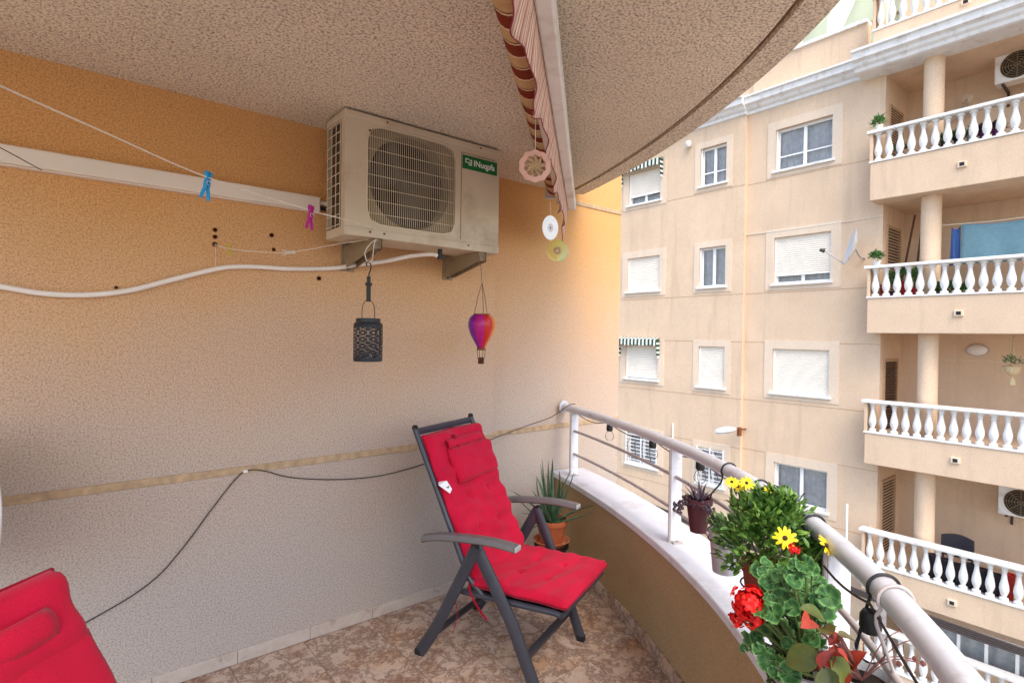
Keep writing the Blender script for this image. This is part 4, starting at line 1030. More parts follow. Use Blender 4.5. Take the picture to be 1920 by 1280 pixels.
# string of lamps along the railing
slt = thing('string_light', (*curve(-20, .05), ZR-.1), 'dark string of bulb sockets looped under the handrail', 'string light')
sk = []
for th in (-9, -22, -34.2, -66.6):
    o_ = .045 if th > -50 else -.028
    z_ = -.556 if th > -50 else -.560
    p = curve(th, o_); sk.append(Vector((*p, H+z_)))
pts = []; thl = [2.0, -9, -22, -34.2, -48, -58, -66.6, -78, -90]
for a, b in zip(thl, thl[1:]):
    for k in range(8):
        s_ = k/8; th = a+(b-a)*s_; pts.append((*curve(th, .034 if th > -60 else -.03), ZR-.030-.030*abs(sin(pi*s_))))
obj('cable', G().tube(pts, .0028, 6), 'cable', slt, smooth=True)
for p in sk:
    s_ = obj('socket', G().lathe([(.004, .024), (.014, .021), (.019, .012), (.020, -.012), (.016, -.022), (0, -.022)], 14, p), 'black', slt, smooth=True)
    obj('bulb', G().lathe([(.012, -.021), (.020, -.032), (.027, -.050), (.026, -.064), (.015, -.078), (0, -.082)], 16, p), 'bulb', s_, smooth=True)

# ------------------------------------------------------------------ the street and the building opposite (heights from eye level)
GZ = -8.3
st_ = obj('street', G().box(3.4, 11.2, -120, 120, GZ-.3, GZ), 'asphalt', space='C'); tag(st_, kind='structure')
gr_ = obj('ground', G().box(-150, 250, -200, 200, GZ-.8, GZ-.31), 'paving', space='C'); tag(gr_, kind='structure')
pv = obj('pavement', G().box(11.2, 13.6, -120, 120, GZ-.3, GZ+.13), 'paving', space='C'); tag(pv, kind='structure')
obj('kerb', G().box(11.02, 11.198, -120, 120, GZ-.2, GZ+.132), 'surround', pv, space='C')
pv2 = obj('pavement', G().box(1.0, 3.4, -120, 2.6, GZ-.3, GZ+.13), 'paving', space='C'); tag(pv2, kind='structure')

FL, FR, YS, YC = 12.94, 13.05, 6.97, 4.04           # facade planes left and right of the step, step, corner of the balcony recess
XB = 14.45                                           # back wall of the balcony recesses
GF = 12.60                                           # balcony fronts
bd_ = thing('apartment_building', (13.2, 6, H+GZ), 'beige apartment building with white balustrades across the street', 'building')
BIG = [(5.03, 6.28, 3.96, 4.94), (5.02, 6.27, 1.29, 2.39), (5.01, 6.26, -1.27, -.235), (5.0, 6.18, -3.82, -2.915)]
MID = [(7.47, 8.21, 3.96, 4.955), (7.45, 8.19, 1.32, 2.35), (7.43, 8.17, -1.27, -.22), (7.40, 8.14, -3.80, -2.86)]
LEF = [(9.46, 10.58, 3.87, 4.79), (9.44, 10.58, 1.32, 2.31), (9.45, 10.60, -1.22, -.25), (9.42, 10.50, -3.72, -2.82)]
def holes_wall(X, y0, y1, z0, z1, holes, depth, back=False):
    g = G(); ys = sorted({y0, y1, *[h[0] for h in holes], *[h[1] for h in holes]}); zs = sorted({z0, z1, *[h[2] for h in holes], *[h[3] for h in holes]})
    for a, b in zip(ys, ys[1:]):
        for c, d in zip(zs, zs[1:]):
            ym, zm = (a+b)/2, (c+d)/2
            if any(h[0] < ym < h[1] and h[2] < zm < h[3] for h in holes): continue
            g.add([(X, a, c), (X, b, c), (X, b, d), (X, a, d)], [(0, 3, 2, 1)])
    for h in holes:
        a, b, c, d = h
        for q_ in ([(X, a, c), (X, b, c), (X+depth, b, c), (X+depth, a, c)], [(X, a, d), (X, b, d), (X+depth, b, d), (X+depth, a, d)], [(X, a, c), (X, a, d), (X+depth, a, d), (X+depth, a, c)], [(X, b, c), (X, b, d), (X+depth, b, d), (X+depth, b, c)]):
            g.add(q_, [(0, 1, 2, 3)])
    return g
ZTOP = 5.56
wl = obj('wall', holes_wall(FL, YS, 18, GZ, ZTOP, MID+LEF, .16).add([(FL, YS, GZ), (FR+.02, YS, GZ), (FR+.02, YS, ZTOP), (FL, YS, ZTOP)], [(0, 1, 2, 3)]), 'facade', bd_, 'C', recalc=False)
wr = obj('wall', holes_wall(FR, YC, YS, GZ, ZTOP, BIG, .16), 'facade', bd_, 'C', recalc=False)
# recess: side wall, back wall
obj('recess_side', G().add([(FR, YC, -5.1), (XB, YC, -5.1), (XB, YC, 5.5), (FR, YC, 5.5)], [(0, 1, 2, 3)]), 'facade', bd_, 'C', recalc=False)
bw = obj('recess_back', G().box(XB, XB+.2, -6, YC+.2, GZ, 8.5), 'facade', bd_, 'C')
for z in (4.85, 2.15, -.40, -3.05):
    obj('joint', G().box(XB-.008, XB+.01, -6, YC, z, z+.018), 'surround', bw, 'C')
for z in (3.78, 1.10, -.085, -1.5, -2.72, -4.1):
    obj('joint', G().box(FR-.004, FR+.006, YC, YS, z-.006, z+.006), 'fjoint', wr, 'C'); obj('joint', G().box(FL-.004, FL+.006, YS, 18, z-.006, z+.006), 'fjoint', wl, 'C')
for z, y0, y1 in ((2.56, YC, YS),):
    obj('white_wire', G().tube([(FR-.015, YC+(YS-YC)*i/10, z-.02*sin(pi*i/10)) for i in range(11)], .009, 5), 'cord', wr, 'C')

def window(X, hole, kind, drop=0.0, bars=None, slid=False):
    y0, y1, z0, z1 = hole; w = y1-y0; name = 'window'
    fr = G(); t = .055; xf = X+.10
    fr.box(xf, xf+.05, y0, y0+t, z0, z1).box(xf, xf+.05, y1-t, y1, z0, z1).box(xf, xf+.05, y0+t, y1-t, z0, z0+t).box(xf, xf+.05, y0+t, y1-t, z1-t, z1)
    ym = (y0+y1)/2
    fr.box(xf-.004, xf+.046, ym-.035, ym+.035, z0+t, z1-t)
    wn = obj('window', fr, 'wframe', bd_, 'C')
    for a, b, dx in ((y0+t, ym-.035, .028), (ym+.035, y1-t, .018)):
        obj('pane', G().box(xf+dx, xf+dx+.006, a, b, z0+t, z1-t), 'glass', wn, 'C')
    if kind == 'bar':
        obj('glazing_bar', G().box(xf+.008, xf+.024, y0+t, ym-.035, z0+.33, z0+.36).box(xf-.0, xf+.016, ym+.035, y1-t, z0+.33, z0+.36), 'wframe', wn, 'C')
    # curtain with folds, dark room behind
    n = 48; rows = [[], []]; q = random.Random(int(y0*100+z0*10))
    ph = q.uniform(0, 6)
    for i in range(n+1):
        y = y0+w*i/n; x = X+.20+.018*sin(i*1.15+ph)+.008*sin(i*.47)
        rows[0].append((x, y, z0)); rows[1].append((x, y, z1))
    obj('curtain', G().grid(rows), 'curtain', wn, 'C', smooth='all')
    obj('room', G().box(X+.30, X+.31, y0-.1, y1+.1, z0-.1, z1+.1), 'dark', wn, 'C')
    # surround, sill
    s = G(); b = .20 if w > 1 else .16; e = .014
    s.box(X-e, X+.01, y0-b, y0-.0, z0-.14, z1+b).box(X-e, X+.01, y1, y1+b, z0-.14, z1+b).box(X-e, X+.01, y0, y1, z1, z1+b).box(X-e, X+.01, y0, y1, z0-.14, z0-.045)
    obj('surround', s, 'surround', wn, 'C')
    obj('sill', G().box(X-.07, X+.12, y0-.06, y1+.06, z0-.045, z0+.012), 'white', wn, 'C', bevel=.006)
    if drop > 0:                                     # roller shutter lowered by a fraction of the opening
        zb = z1-(z1-z0)*drop; hgt = .048; m = int((z1-zb)/hgt); pr = []
        for k in range(m+1):
            z = z1-k*hgt; pr += [(X+.058, z), (X+.050, z-hgt*.3), (X+.050, z-hgt*.7), (X+.060, z-hgt*.96)]
        rows = [[(x, y, max(z, zb)) for x, z in pr] for y in (y0+.012, y1-.012)]
        obj('shutter', G().grid(rows), 'shutter', wn, 'C', recalc=False)
        obj('shutter_rail', G().box(X+.045, X+.068, y0+.012, y1-.012, zb-.03, zb+.005), 'wframe', wn, 'C')
    for ya in (y0, y1-.03): obj('guide', G().box(X+.035, X+.08, ya, ya+.03, z0+.0125, z1), 'wframe', wn, 'C')
    if bars:
        gb = G(); mat = 'wframe' if bars == 'w' else 'wframe'
        nz = 8
        for k in range(nz+1): z = z0+.04+(z1-z0-.08)*k/nz; gb.box(X-.050, X-.038, y0-.02, y1+.02, z-.011, z+.011)
        for k in range(3): y = y0+(y1-y0)*k/2; gb.box(X-.056, X-.032, y-.016, y+.016, z0-.02, z1+.02)
        gg = obj('grille', gb, mat, wn, 'C')
        sc2 = G()
        for k in range(4):
            y = y0+w*(.14+.24*k); sc2.tube([(X-.065, y+.09*sin(a)*cos(a*.5), (z0+z1)/2+.30*cos(a)) for a in [i*.42 for i in range(15)]], .008, 5)
        obj('scroll', sc2, 'cable', gg, 'C')
    return wn
window(FR, BIG[0], 'bar'); window(FR, BIG[1], 'plain', .80); window(FR, BIG[2], 'plain', .97); window(FR, BIG[3], 'plain')
window(FL, MID[0], 'bar'); window(FL, MID[1], 'plain'); window(FL, MID[2], 'plain', .97); window(FL, MID[3], 'plain', 0, 'w')
window(FL, LEF[0], 'plain', .72); window(FL, LEF[1], 'plain', .97); window(FL, LEF[2], 'plain', .93); window(FL, LEF[3], 'plain', 0, 'w')

# cornice in two runs with a stepped moulding
def cornice(X, y0, y1, z, name='cornice'):
    pr = [(0, -.02), (-.05, 0), (-.06, .06), (-.12, .10), (-.16, .16), (-.24, .20), (-.25, .32), (-.30, .34), (-.30, .38), (.3, .40), (.3, -.02)]
    return obj(name, G().rings([[(X+a, y, z+b) for a, b in pr] for y in (y0, y1)]), 'white', bd_, 'C')
cornice(FL, YS-.02, 18, 5.50); cornice(FR, YC+.40, YS-.022, 5.50)
# roof parapet and coping above the right-hand run
obj('roof_parapet', G().box(FR+.02, FR+.2, YC+.36, YS-.1, 5.90, 6.68), 'facade', bd_, 'C')
obj('roof_parapet', G().box(FL+.25, FL+.5, YS-.1, 18, 5.90, 6.60), 'facade', bd_, 'C')
obj('parapet_coping', G().box(FR-.03, FR+.25, YC+.36, YS-.1, 6.681, 6.76), 'white', bd_, 'C', bevel=.01)
# pale roof pergola
pg = thing('roof_pergola', (14.2, 6, H+6.5), 'pale green pergola with white rafters on the opposite roof', 'pergola')
obj('back_panel', G().box(15.0, 15.1, 2.0, 11, 6.0, 9.6), 'pergola', pg, 'C')
for z in (7.6, 8.6): obj('shutter_line', G().box(14.96, 15.0, 2, 11, z, z+.05), 'fjoint', pg, 'C')  # shutter lines across the pale back panel
for k in range(9):
    y = 4.3+k*.92; g = G()
    pr = [(13.35, 6.65), (13.35, 7.25), (14.99, 9.2), (14.99, 8.75), (13.6, 6.95), (13.6, 6.65)]; m_ = len(pr)
    g.add([(x, y+d_, z) for d_ in (-.11, .11) for x, z in pr], [tuple(range(m_)), tuple(range(m_, 2*m_))[::-1]]+[(i, (i+1) % m_, m_+(i+1) % m_, m_+i) for i in range(m_)])
    obj('rafter', g, 'pergola', pg, 'C', bevel=.02)

# ---- balconies
LEV = [('top', 6.95, 6.24, 5.86), ('L1', 4.215, 3.60, 2.81), ('L2', 1.50, .88, .14), ('L3', -1.205, -1.84, -2.50), ('L4', -3.82, -4.49, -5.06), ('L5', -5.74, -6.46, GZ)]
YE = -1.2; YL = 4.17
bprof = [(.055, 0), (.055, .05), (.034, .065), (.030, .085), (.050, .14), (.060, .20), (.055, .27), (.036, .38), (.028, .46), (.031, .50), (.040, .515), (.031, .53), (.031, .545), (.052, .56), (.052, .60)]
bme = {}
def baluster_mesh(h):
    s_ = h/.60; return mesh('baluster', G().lathe([(r*1.18, z*s_) for r, z in bprof], 12), 'white', True)
def bow(y): return 0.0
for nm, zt, zb, zf in LEV:
    b = obj('balcony', G().box(GF, FR+.001 if nm != 'top' else 14.4, YE-1.5, YL-.02, zf, zb-.035).box(FR+.001, XB, YE-1.5, YC, zf+(.0 if nm == 'L5' else .0), zb-.035) if nm != 'top' else G().box(GF, XB, YE-1.5, YL-.02, zf+.02, zb-.035), 'facade', bd_, 'C', bevel=.012)
    obj('base_course', G().box(GF-.02, GF+.17, YE-1.5, YL, zb-.034, zb), 'white', b, 'C', bevel=.006)
    obj('top_rail', G().box(GF-.045, GF+.185, YE-1.5, YL+.04, zt-.062, zt), 'white', b, 'C', bevel=.012)
    me = baluster_mesh(zt-.062-zb-.001)
    ylim = .4 if nm != 'L5' else 1.2
    y = YL-.14; k = 0
    while y > ylim:
        inst('baluster', me, b, (GF+.07, y, zb+.0005), q.uniform(0, 3), 1, 'C'); y -= .187
    obj('end_post', G().box(GF, GF+.14, YL-.055, YL-.01, zb+.0005, zt-.0625), 'facade', b, 'C')
    obj('side_wall', G().box(GF+.141, FR-.002, YL-.12, YL-.01, zb-.02, zt-.063), 'facade', b, 'C')
    if nm in ('L1', 'L2', 'L3', 'L4', 'top'):
        sp = obj('spout', G().box(GF-.035, GF+.01, 2.60, 2.74, (zb+zf)/2-.055 if nm != 'top' else 6.08, (zb+zf)/2+.055 if nm != 'top' else 6.16), 'surround', b, 'C', bevel=.01)
        zc_ = (zb+zf)/2 if nm != 'top' else 6.12
        obj('spout_hole', G().box(GF-.037, GF-.034, 2.635, 2.705, zc_-.03, zc_+.035), 'dark', sp, 'C')
# cornice of the top balcony with its return
obj('balcony_cornice', G().rings([[(GF+a, y, 5.47+b_) for a, b_ in [(.5, -.02), (0, -.02), (-.05, 0), (-.07, .06), (-.12, .10), (-.14, .16), (-.22, .20), (-.23, .32), (-.28, .34), (-.28, .385), (.5, .395)]] for y in (YE-1.5, YL+.28)]), 'white', bd_, 'C')
obj('top_soffit', G().box(GF+.5005, XB, YE-1.5, YC-.001, 5.46, 5.86), 'facade', bd_, 'C')
# columns, one per storey
for (z0, z1) in ((3.565, 5.455), (.845, 2.81), (-1.876, .139), (-4.526, -2.501)):
    obj('column', G().lathe([(.165, z0), (.165, z1)], 28, (13.02, 3.22, 0)), 'facade', bd_, 'C', smooth=True)
# side doors seen edge-on in the recess
for k, (z0, z1) in enumerate(((3.57, 4.85), (.85, 2.35), (-1.87, -.45), (-4.52, -3.0))):
    d_ = obj('side_door', G().box(13.25, 13.30, YC-.03, YC, z0, z1).box(14.05, 14.10, YC-.03, YC, z0, z1).box(13.25, 14.10, YC-.03, YC, z1, z1+.06), 'fjoint', bd_, 'C')
    obj('pane', G().box(13.30, 14.05, YC-.012, YC-.004, z0, z1), 'glass', d_, 'C')
    obj('louvre', G().add([(13.30+.75*(i % 2), YC-.018, z0+(z1-z0)*(i//2)/48+.0) for i in range(98)], [(i, i+1, i+3, i+2) for i in range(0, 96, 4)]), 'wood' if k == 2 else 'fjoint', d_, 'C', recalc=False)
# ground-floor window strip below the lowest fascia
gw = G(); ys = [1.3, 1.86, 2.30, 2.38, 2.74, 2.82, 3.25]
wz0, wz1 = -5.88, -5.36; xw = 12.98
gw.box(xw, xw+.06, 1.2, 3.4, wz1, wz1+.06).box(xw, xw+.06, 1.2, 3.4, wz0-.06, wz0)
wn = obj('window', gw, 'wframe', bd_, 'C')
for y in (1.2, 1.80, 2.22, 2.62, 2.98, 3.36): obj('mullion', G().box(xw+.001, xw+.059, y, y+.05, wz0+.001, wz1-.001), 'wframe', wn, 'C')
for a, b in ((1.25, 1.80), (1.85, 2.22), (2.27, 2.62), (2.67, 2.98), (3.03, 3.36)): obj('pane', G().box(xw+.025, xw+.031, a, b, wz0, wz1), 'glass', wn, 'C')
rows = [[(xw+.18+.012*sin(i*1.2), 1.2+2.2*i/60, z) for i in range(61)] for z in (wz0-.05, wz1+.05)]
obj('curtain', G().grid(rows), 'curtain', wn, 'C', smooth='all')
obj('pelmet', G().box(xw-.01, xw+.3, 1.1, 3.5, wz1+.061, -5.05), 'facade', wn, 'C')
obj('apron', G().box(xw+.02, xw+.3, 1.1, 3.5, -6.5, wz0-.061), 'facade', wn, 'C')

# ------------------------------------------------------------------ things on the building
tag(obj('wall_lamp', G().lathe([(0, -.09), (.06, -.075), (.09, 0), (.06, .075), (0, .09)], 18, (FL-.10, 8.52, 5.15)).box(FL-.05, FL+.01, 8.48, 8.56, 5.11, 5.19), 'white', space='C', smooth=True), 'small white ball lamp high on the opposite facade', 'wall lamp')
ol = thing('bulkhead_lamp', (XB, 2.75, H-.25), 'white oval bulkhead lamp on the recessed balcony wall', 'wall lamp')
obj('globe', G().lathe([(.17, 0), (.165, .03), (.12, .065), (.05, .082), (0, .085)], 26).xf(Matrix.Translation((XB-.02, 2.75, -.17)) @ Matrix.Diagonal((1, 1, .66, 1)) @ Matrix.Rotation(radians(-90), 4, 'Y')), 'white', ol, 'C', smooth=True)
obj('rim', G().lathe([(.19, 0), (.19, .02), (.165, .025), (.165, 0)], 26).xf(Matrix.Translation((XB-.004, 2.75, -.17)) @ Matrix.Diagonal((1, 1, .66, 1)) @ Matrix.Rotation(radians(-90), 4, 'Y')), 'rod', ol, 'C', smooth=True)
sl2 = thing('street_lamp', (FL, 6.9, H-2.3), 'grey street lamp head on an arm from the opposite facade', 'street lamp')
obj('arm', G().tube([(FR, 6.90, -2.24), (12.75, 6.90, -2.22), (12.46, 6.92, -2.19)], .022, 8), 'rust', sl2, 'C')
obj('wall_clamp', G().box(12.70, 12.80, 6.86, 6.94, -2.38, -2.17), 'rust', sl2, 'C', bevel=.01)
rows = []
for i in range(11):
    t = i/10; x = 12.50-.78*t; w_ = .03+.13*sin(pi*min(1, .12+.86*t))**.7; hh_ = .02+.055*sin(pi*min(1, .15+.83*t))
    rows.append([(x, 6.92+w_*cos(a), -2.185+hh_*sin(a)*(1.2 if sin(a) > 0 else .8)) for a in [2*pi*k/14 for k in range(14)]])
obj('lamp_head', G().rings(rows), 'silver', sl2, 'C', smooth=True)
obj('lamp_lens', G().rings([[(12.38-.58*t, 6.92+.10*sin(pi*(.1+.8*t))*c_, -2.245+.0*t-.012*sin(pi*t)) for c_ in (-1, 1)] + [(12.38-.58*t, 6.92+.08*sin(pi*(.1+.8*t)), -2.215), (12.38-.58*t, 6.92-.08*sin(pi*(.1+.8*t)), -2.215)] for t in [i/8 for i in range(9)]]), 'curtain', sl2, 'C', smooth=True)

dn = Vector((-.46, .86, .25)).normalized()
sd = thing('satellite_dish', (FR-.3, 4.42, H+1.4), 'grey satellite dish with arm beside the second balcony', 'satellite dish')
m = Matrix.Translation((12.62, 4.40, 1.89)) @ dn.to_track_quat('Z', 'Y').to_matrix().to_4x4()
obj('dish', G().lathe([(0, 0), (.15, .018), (.28, .06), (.37, .105), (.38, .10), (.28, .045), (.15, .003), (0, -.015)], 32).xf(m), 'silver', sd, 'C', smooth=True)
pl = m @ Vector((0, -.16, .52)); pe = m @ Vector((0, -.36, .09))
obj('arm', G().tube([tuple(pe), tuple(pl)], .014, 6), 'rod', sd, 'C')
obj('receiver', G().tube([tuple(pl), tuple(pl+dn*.10)], [.05, .03], 10), 'cable', sd, 'C', smooth=True)
obj('mount', G().tube([tuple(m @ Vector((0, 0, -.01))), (12.80, 4.36, 1.72), (FR, 4.36, 1.72)], .022, 8), 'rod', sd, 'C')

def valance_hood(y0, y1, z, label):
    h = thing('window_awning', (FL, (y0+y1)/2, H+z), label, 'awning', 'green striped window awnings')
    g = G(); n = 56; rows = [[], [], []]
    for i in range(n+1):
        y = y0+(y1-y0)*i/n; s_ = .05*abs(sin(pi*i/7))
        rows[0].append((FL-.02, y, z+.05)); rows[1].append((FL-.20, y, z)); rows[2].append((FL-.205, y, z-.14-s_))
    o = obj('hood', g.grid(rows), 'gstripe', h, 'C', recalc=False); md = o.modifiers.new('solid', 'SOLIDIFY'); md.thickness = .004
    for y in (y0, y1):
        s = G(); a = []
        for i in range(9):
            t = i/8; a.append([(FL-.20+.06*t, y, z-.02-.50*t), (FL-.05, y+.0, z-.02-.50*t+.03*(i % 2))])
        g2 = G()
        for i in range(8):
            if i % 2 == 0: g2.add([a[i][0], a[i+1][0], (FL-.11+.0, y+.006, a[i+1][1][2]), (FL-.11, y+.006, a[i][1][2])], [(0, 1, 2, 3)])
        s2 = obj('side_flap', G().add([p for r in a for p in r], [(2*i, 2*i+1, 2*i+3, 2*i+2) for i in range(8)]), 'white', h, 'C', recalc=False)
        md = s2.modifiers.new('solid', 'SOLIDIFY'); md.thickness = .006
        gg = G()
        for i in range(0, 8, 2): gg.box(FL-.205+.06*i/8, FL-.05, y-.012, y+.012, z-.02-.50*(i+1)/8, z-.02-.50*i/8)
        obj('stripe', gg, 'gstripe_d', s2, 'C')
        obj('arm', G().tube([(FL-.02, y, z-.40), (FL-.2, y, z)], .008, 5), 'rod', h, 'C')
valance_hood(9.36, 10.78, 4.99, 'green striped awning on the top left window opposite')
valance_hood(9.38, 10.76, -.06, 'green striped awning over the closed shutter two floors lower')

# air conditioners on the recess walls
def far_ac(y0, z0, label):
    t = thing('air_conditioner', (14.1, y0-.4, H+z0), label, 'air conditioner', 'air conditioners on the opposite balconies')
    x0, x1, y1, z1 = 13.86, 14.16, y0-.82, z0+.56
    obj('casing', G().box(x0, x1, y1, y0, z0, z1), 'white', t, 'C', bevel=.02)
    c_ = Matrix.Translation((x0-.004, y0-.33, z0+.28)) @ Matrix.Rotation(radians(-90), 4, 'Y')
    obj('fan_opening', G().lathe([(0, 0), (.235, 0), (.245, -.004)], 32).xf(c_), 'acdark', t, 'C')
    w = G()
    for r in (.05, .09, .13, .17, .21, .24): w.tube([(r*cos(a), r*sin(a), .012) for a in [2*pi*i/28 for i in range(28)]], .006, 4, False, True)
    for i in range(4): a = pi*i/4; w.bar((.24*cos(a), .24*sin(a), .012), (-.24*cos(a), -.24*sin(a), .012), .012, .008)
    obj('guard', w.xf(c_), 'seam', t, 'C')
    for y in (y0-.12, y1+.12): obj('bracket', G().box(x0+.02, XB, y-.02, y+.02, z0-.04, z0-.001).box(XB-.03, XB, y-.02, y+.02, z0-.30, z0-.0395), 'cable', t, 'C')
far_ac(2.48, 5.00-.06, 'white air conditioner high on the top recessed balcony opposite')
far_ac(2.28, -3.28, 'white air conditioner on the lowest recessed balcony opposite')

# washing, sticks and other things on the balconies
tw = thing('hanging_towel', (13.2, 2.3, H+1.5), 'pale blue towel drying above the second balcony', 'towel')
def towel(y0, y1, z0, z1, mat, parent, x=13.12):
    rows = []
    for j in range(9):
        t = j/8; rows.append([(x+.02*sin(i*.9+t)*t+.01*sin(i*.37), y0+(y1-y0)*i/16+.02*t*sin(i*.5), z1-(z1-z0)*t-.05*sin(pi*i/16)*(1-t)) for i in range(17)])
    o = obj('cloth', G().grid(rows), mat, parent, 'C', smooth='all', recalc=False); m_ = o.modifiers.new('solid', 'SOLIDIFY'); m_.thickness = .012; return o
towel(1.60, 2.77, 1.45, 2.21, 'towel', tw)
obj('line', G().tube([(13.12, 3.2, 2.24), (13.12, 2.3, 2.20), (13.12, 1.0, 2.22)], .006, 5), 'cord', tw, 'C')
nv = thing('hanging_towel', (13.2, 2.95, H+1.5), 'narrow navy towel hanging left of the blue towel', 'towel'); towel(2.80, 2.93, 1.45, 2.18, 'towel2', nv, 13.16)
for k, (y0, y1, lb, zt_) in enumerate(((3.86, 3.68, 'thin brown pole leaning left of the second balcony column', 2.62), (3.60, 3.56, 'short dark pole standing close to the second balcony column', 2.30))):
    tag(obj('leaning_pole', G().tube([(13.45, y0, .846), (13.75, y1, zt_)], .02, 7), 'wood', space='C'), lb, 'pole')
def small_pot(y, z, mat, h, leaf, label, x=12.86, r=.075, seed=0, group='pots behind the white balustrades', lm='fleaf'):
    t = thing('flower_pot', (x, y, H+z), label, 'flower pot', group)
    obj('pot', G().lathe([(0, 0), (r*.72, 0), (r, h-.02), (r*1.06, h-.018), (r*1.06, h), (r*.9, h), (r*.85, h-.03), (0, h-.03)], 16), mat, t, 'L', smooth=True)
    if leaf:
        obj('foliage', bush(t, h+leaf*.45, r*1.3, r*1.3, leaf*.6, 130, .11, .035, lm, seed+50), lm, t, 'L', recalc=False)
for k, (y, m_, lab) in enumerate(((2.98, 'dpot', 'dark pot behind the top balustrade, nearest its column'), (2.79, 'dpot', 'second dark pot from the column behind the top balustrade'), (2.60, 'zinc', 'grey pot between the dark pots behind the top balustrade'), (2.42, 'ppot', 'dark violet pot behind the top balustrade'), (2.24, 'ppot', 'rightmost violet pot behind the top balustrade'), (3.72, 'zinc', 'pale pot at the left end of the top balustrade'))):
    small_pot(y, 3.566, m_, .20, .08, lab, seed=k, lm='purple' if 'violet' in lab else 'fleaf')
for k, (y, m_, h_, lf, lab) in enumerate(((3.93, 'redpot', .28, .0, 'plain red pot at the left end of the second balustrade'), (3.58, 'redpot', .32, .30, 'tall red pot with a plant behind the second balustrade'), (3.40, 'redpot', .18, .34, 'short red pot with a tall plant beside the second column'), (3.76, 'dpot', .14, .34, 'dark pot with greenery between the red pots'), (3.02, 'zinc', .06, .13, 'low green plant right of the second column'), (2.84, 'zinc', .06, .15, 'low green plant two balusters right of the second column'), (2.66, 'zinc', .05, .10, 'small faint plant three balusters right of the second column'))):
    small_pot(y, .846, m_, h_, lf, lab, seed=10+k)
for k, (y, m_) in enumerate(((3.03, 'dpot'), (2.85, 'dpot'), (2.66, 'dpot'), (2.48, 'dpot'), (2.30, 'dpot'), (2.12, 'dpot'))):
    small_pot(y, -4.524, m_, .46-.03*(k % 3), 0, 'tall dark planter number %s from the left behind the lowest full balustrade' % ('one', 'two', 'three', 'four', 'five', 'six')[k], r=.085, seed=30+k)
small_pot(1.94, -4.524, 'redpot', .46, 0, 'red planter right of the dark planters on the lowest balcony', r=.085, seed=40)
def rail_plant(y, z, label, mat='zinc', lf=.16, seed=3):
    small_pot(y, z, mat, .10, lf, label, x=GF+.07, r=.07, seed=seed, group='plants standing on the white top rails')
rail_plant(4.02, 1.501, 'leafy plant in a pale pot on the second top rail', 'white', .13, 5); rail_plant(4.03, 4.216, 'small pale green plant on the upper top rail', 'pergola', .12, 6)
hp = thing('hanging_planter', (13.3, 2.03, H-.75), 'macrame hanging planter in the third balcony opening', 'hanging planter')
for k in range(4):
    a = pi/2*k+.4; obj('cord', G().tube([(13.3, 2.03, .135), (13.3+.03*cos(a), 2.03+.03*sin(a), -.15), (13.3+.10*cos(a), 2.03+.10*sin(a), -.44)], .008, 5), 'rope', hp, 'C')
obj('bowl', G().lathe([(0, -.62), (.06, -.60), (.11, -.52), (.12, -.44), (.10, -.44), (0, -.46)], 18, (13.3, 2.03, 0)), 'rope', hp, 'C', smooth=True)
gk = bush(None, 0, .12, .12, .09, 70, .10, .03, 'fleaf', 77); obj('foliage', gk.xf(Matrix.Translation((13.3, 2.03, -.38))), 'sleaf', hp, 'C', recalc=False)
obj('tassel', G().lathe([(0, -.80), (.05, -.78), (.045, -.68), (.015, -.64), (.02, -.60)], 10, (13.3, 2.03, 0)), 'rope', hp, 'C', smooth=True)
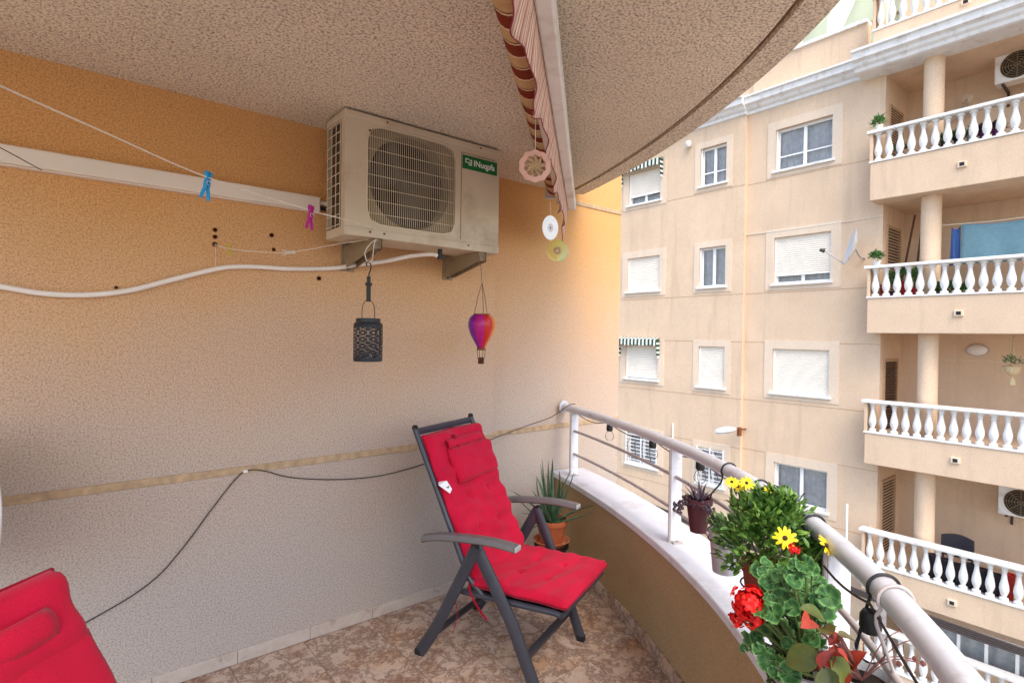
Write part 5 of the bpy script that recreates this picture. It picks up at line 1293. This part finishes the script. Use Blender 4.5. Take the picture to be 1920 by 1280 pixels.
# dark chair on the lowest balcony
dc = thing('patio_chair', (13.3, 2.75, H-4.525), 'dark patio chair behind the lowest full balustrade', 'chair')
obj('backrest', G().rings([[(13.18+.05*sin(pi*i/10), 2.99-.50*i/10, -3.98), (13.24+.05*sin(pi*i/10), 2.99-.50*i/10, -3.98), (13.24+.05*sin(pi*i/10), 2.99-.5*i/10, -3.74+.05*sin(pi*i/10)), (13.18+.05*sin(pi*i/10), 2.99-.5*i/10, -3.74+.05*sin(pi*i/10))] for i in range(11)]), 'dpot', dc, 'C', smooth=True, bevel=.01)
obj('seat', G().box(13.2, 13.65, 2.5, 2.98, -4.12, -4.08), 'dpot', dc, 'C', bevel=.01)
for x_, y_ in ((13.22, 2.52), (13.22, 2.96), (13.62, 2.52), (13.62, 2.96)): obj('leg', G().tube([(x_, y_, -4.524), (x_, y_, -4.10)], .016, 6), 'dpot', dc, 'C')
wi = thing('wall_hook', (XB, 2.9, H+4.6), 'white metal fitting on the top recessed balcony wall', 'wall fitting')
obj('rosette', G().lathe([(.10, 0), (.10, .02), (.03, .05), (0, .05)], 18).xf(Matrix.Translation((XB, 3.0, 5.02)) @ Matrix.Rotation(radians(-90), 4, 'Y')), 'surround', wi, 'C', smooth=True)
obj('arm', G().tube([(XB-.04, 3.0, 5.0), (XB-.12, 3.05, 4.78), (XB-.1, 3.05, 4.66)], .016, 6).tube([(XB-.1, 2.85, 4.66), (XB-.1, 3.22, 4.62)], .016, 6), 'rod', wi, 'C')
# cable bundle along the facade
cbd = thing('cable_bundle', (12.5, 6, H-5.2), 'bundle of black cables sagging along the opposite facade', 'cable')
for k in range(4):
    pts = [(FL-.05-.02*k, 11.5, -4.60-.03*k), (FL-.06, 10.43, -4.66-.03*k), (FL-.06, 8.94, -4.79-.035*k), (FL-.06, 7.4, -4.95-.03*k), (12.75, 5.6, -5.02-.03*k), (12.52, 4.4, -5.06-.03*k), (12.50, 3.4, -5.10-.035*k), (12.5, 2.4, -5.13-.04*k), (12.5, 1.2, -5.16-.03*k), (12.5, -1, -5.2-.03*k)]
    obj('cable', G().tube(catmull(pts, 5), .021, 6), 'cable', cbd, 'C', smooth=True)
for k, (px_, zb_, zt_, yy) in enumerate(((12.2, -4.4, -3.30, 4.30), (12.6, -3.2, -2.35, 8.9))):
    tag(obj('conduit', G().tube([(px_ if k == 0 else FL-.03, yy, zb_), (px_ if k == 0 else FL-.03, yy+.0, zt_)], .022, 8), 'white', space='C'), ('white upright pole end beside the lowest balustrade' if k == 0 else 'thin white conduit on the facade behind the handrail'), 'conduit')
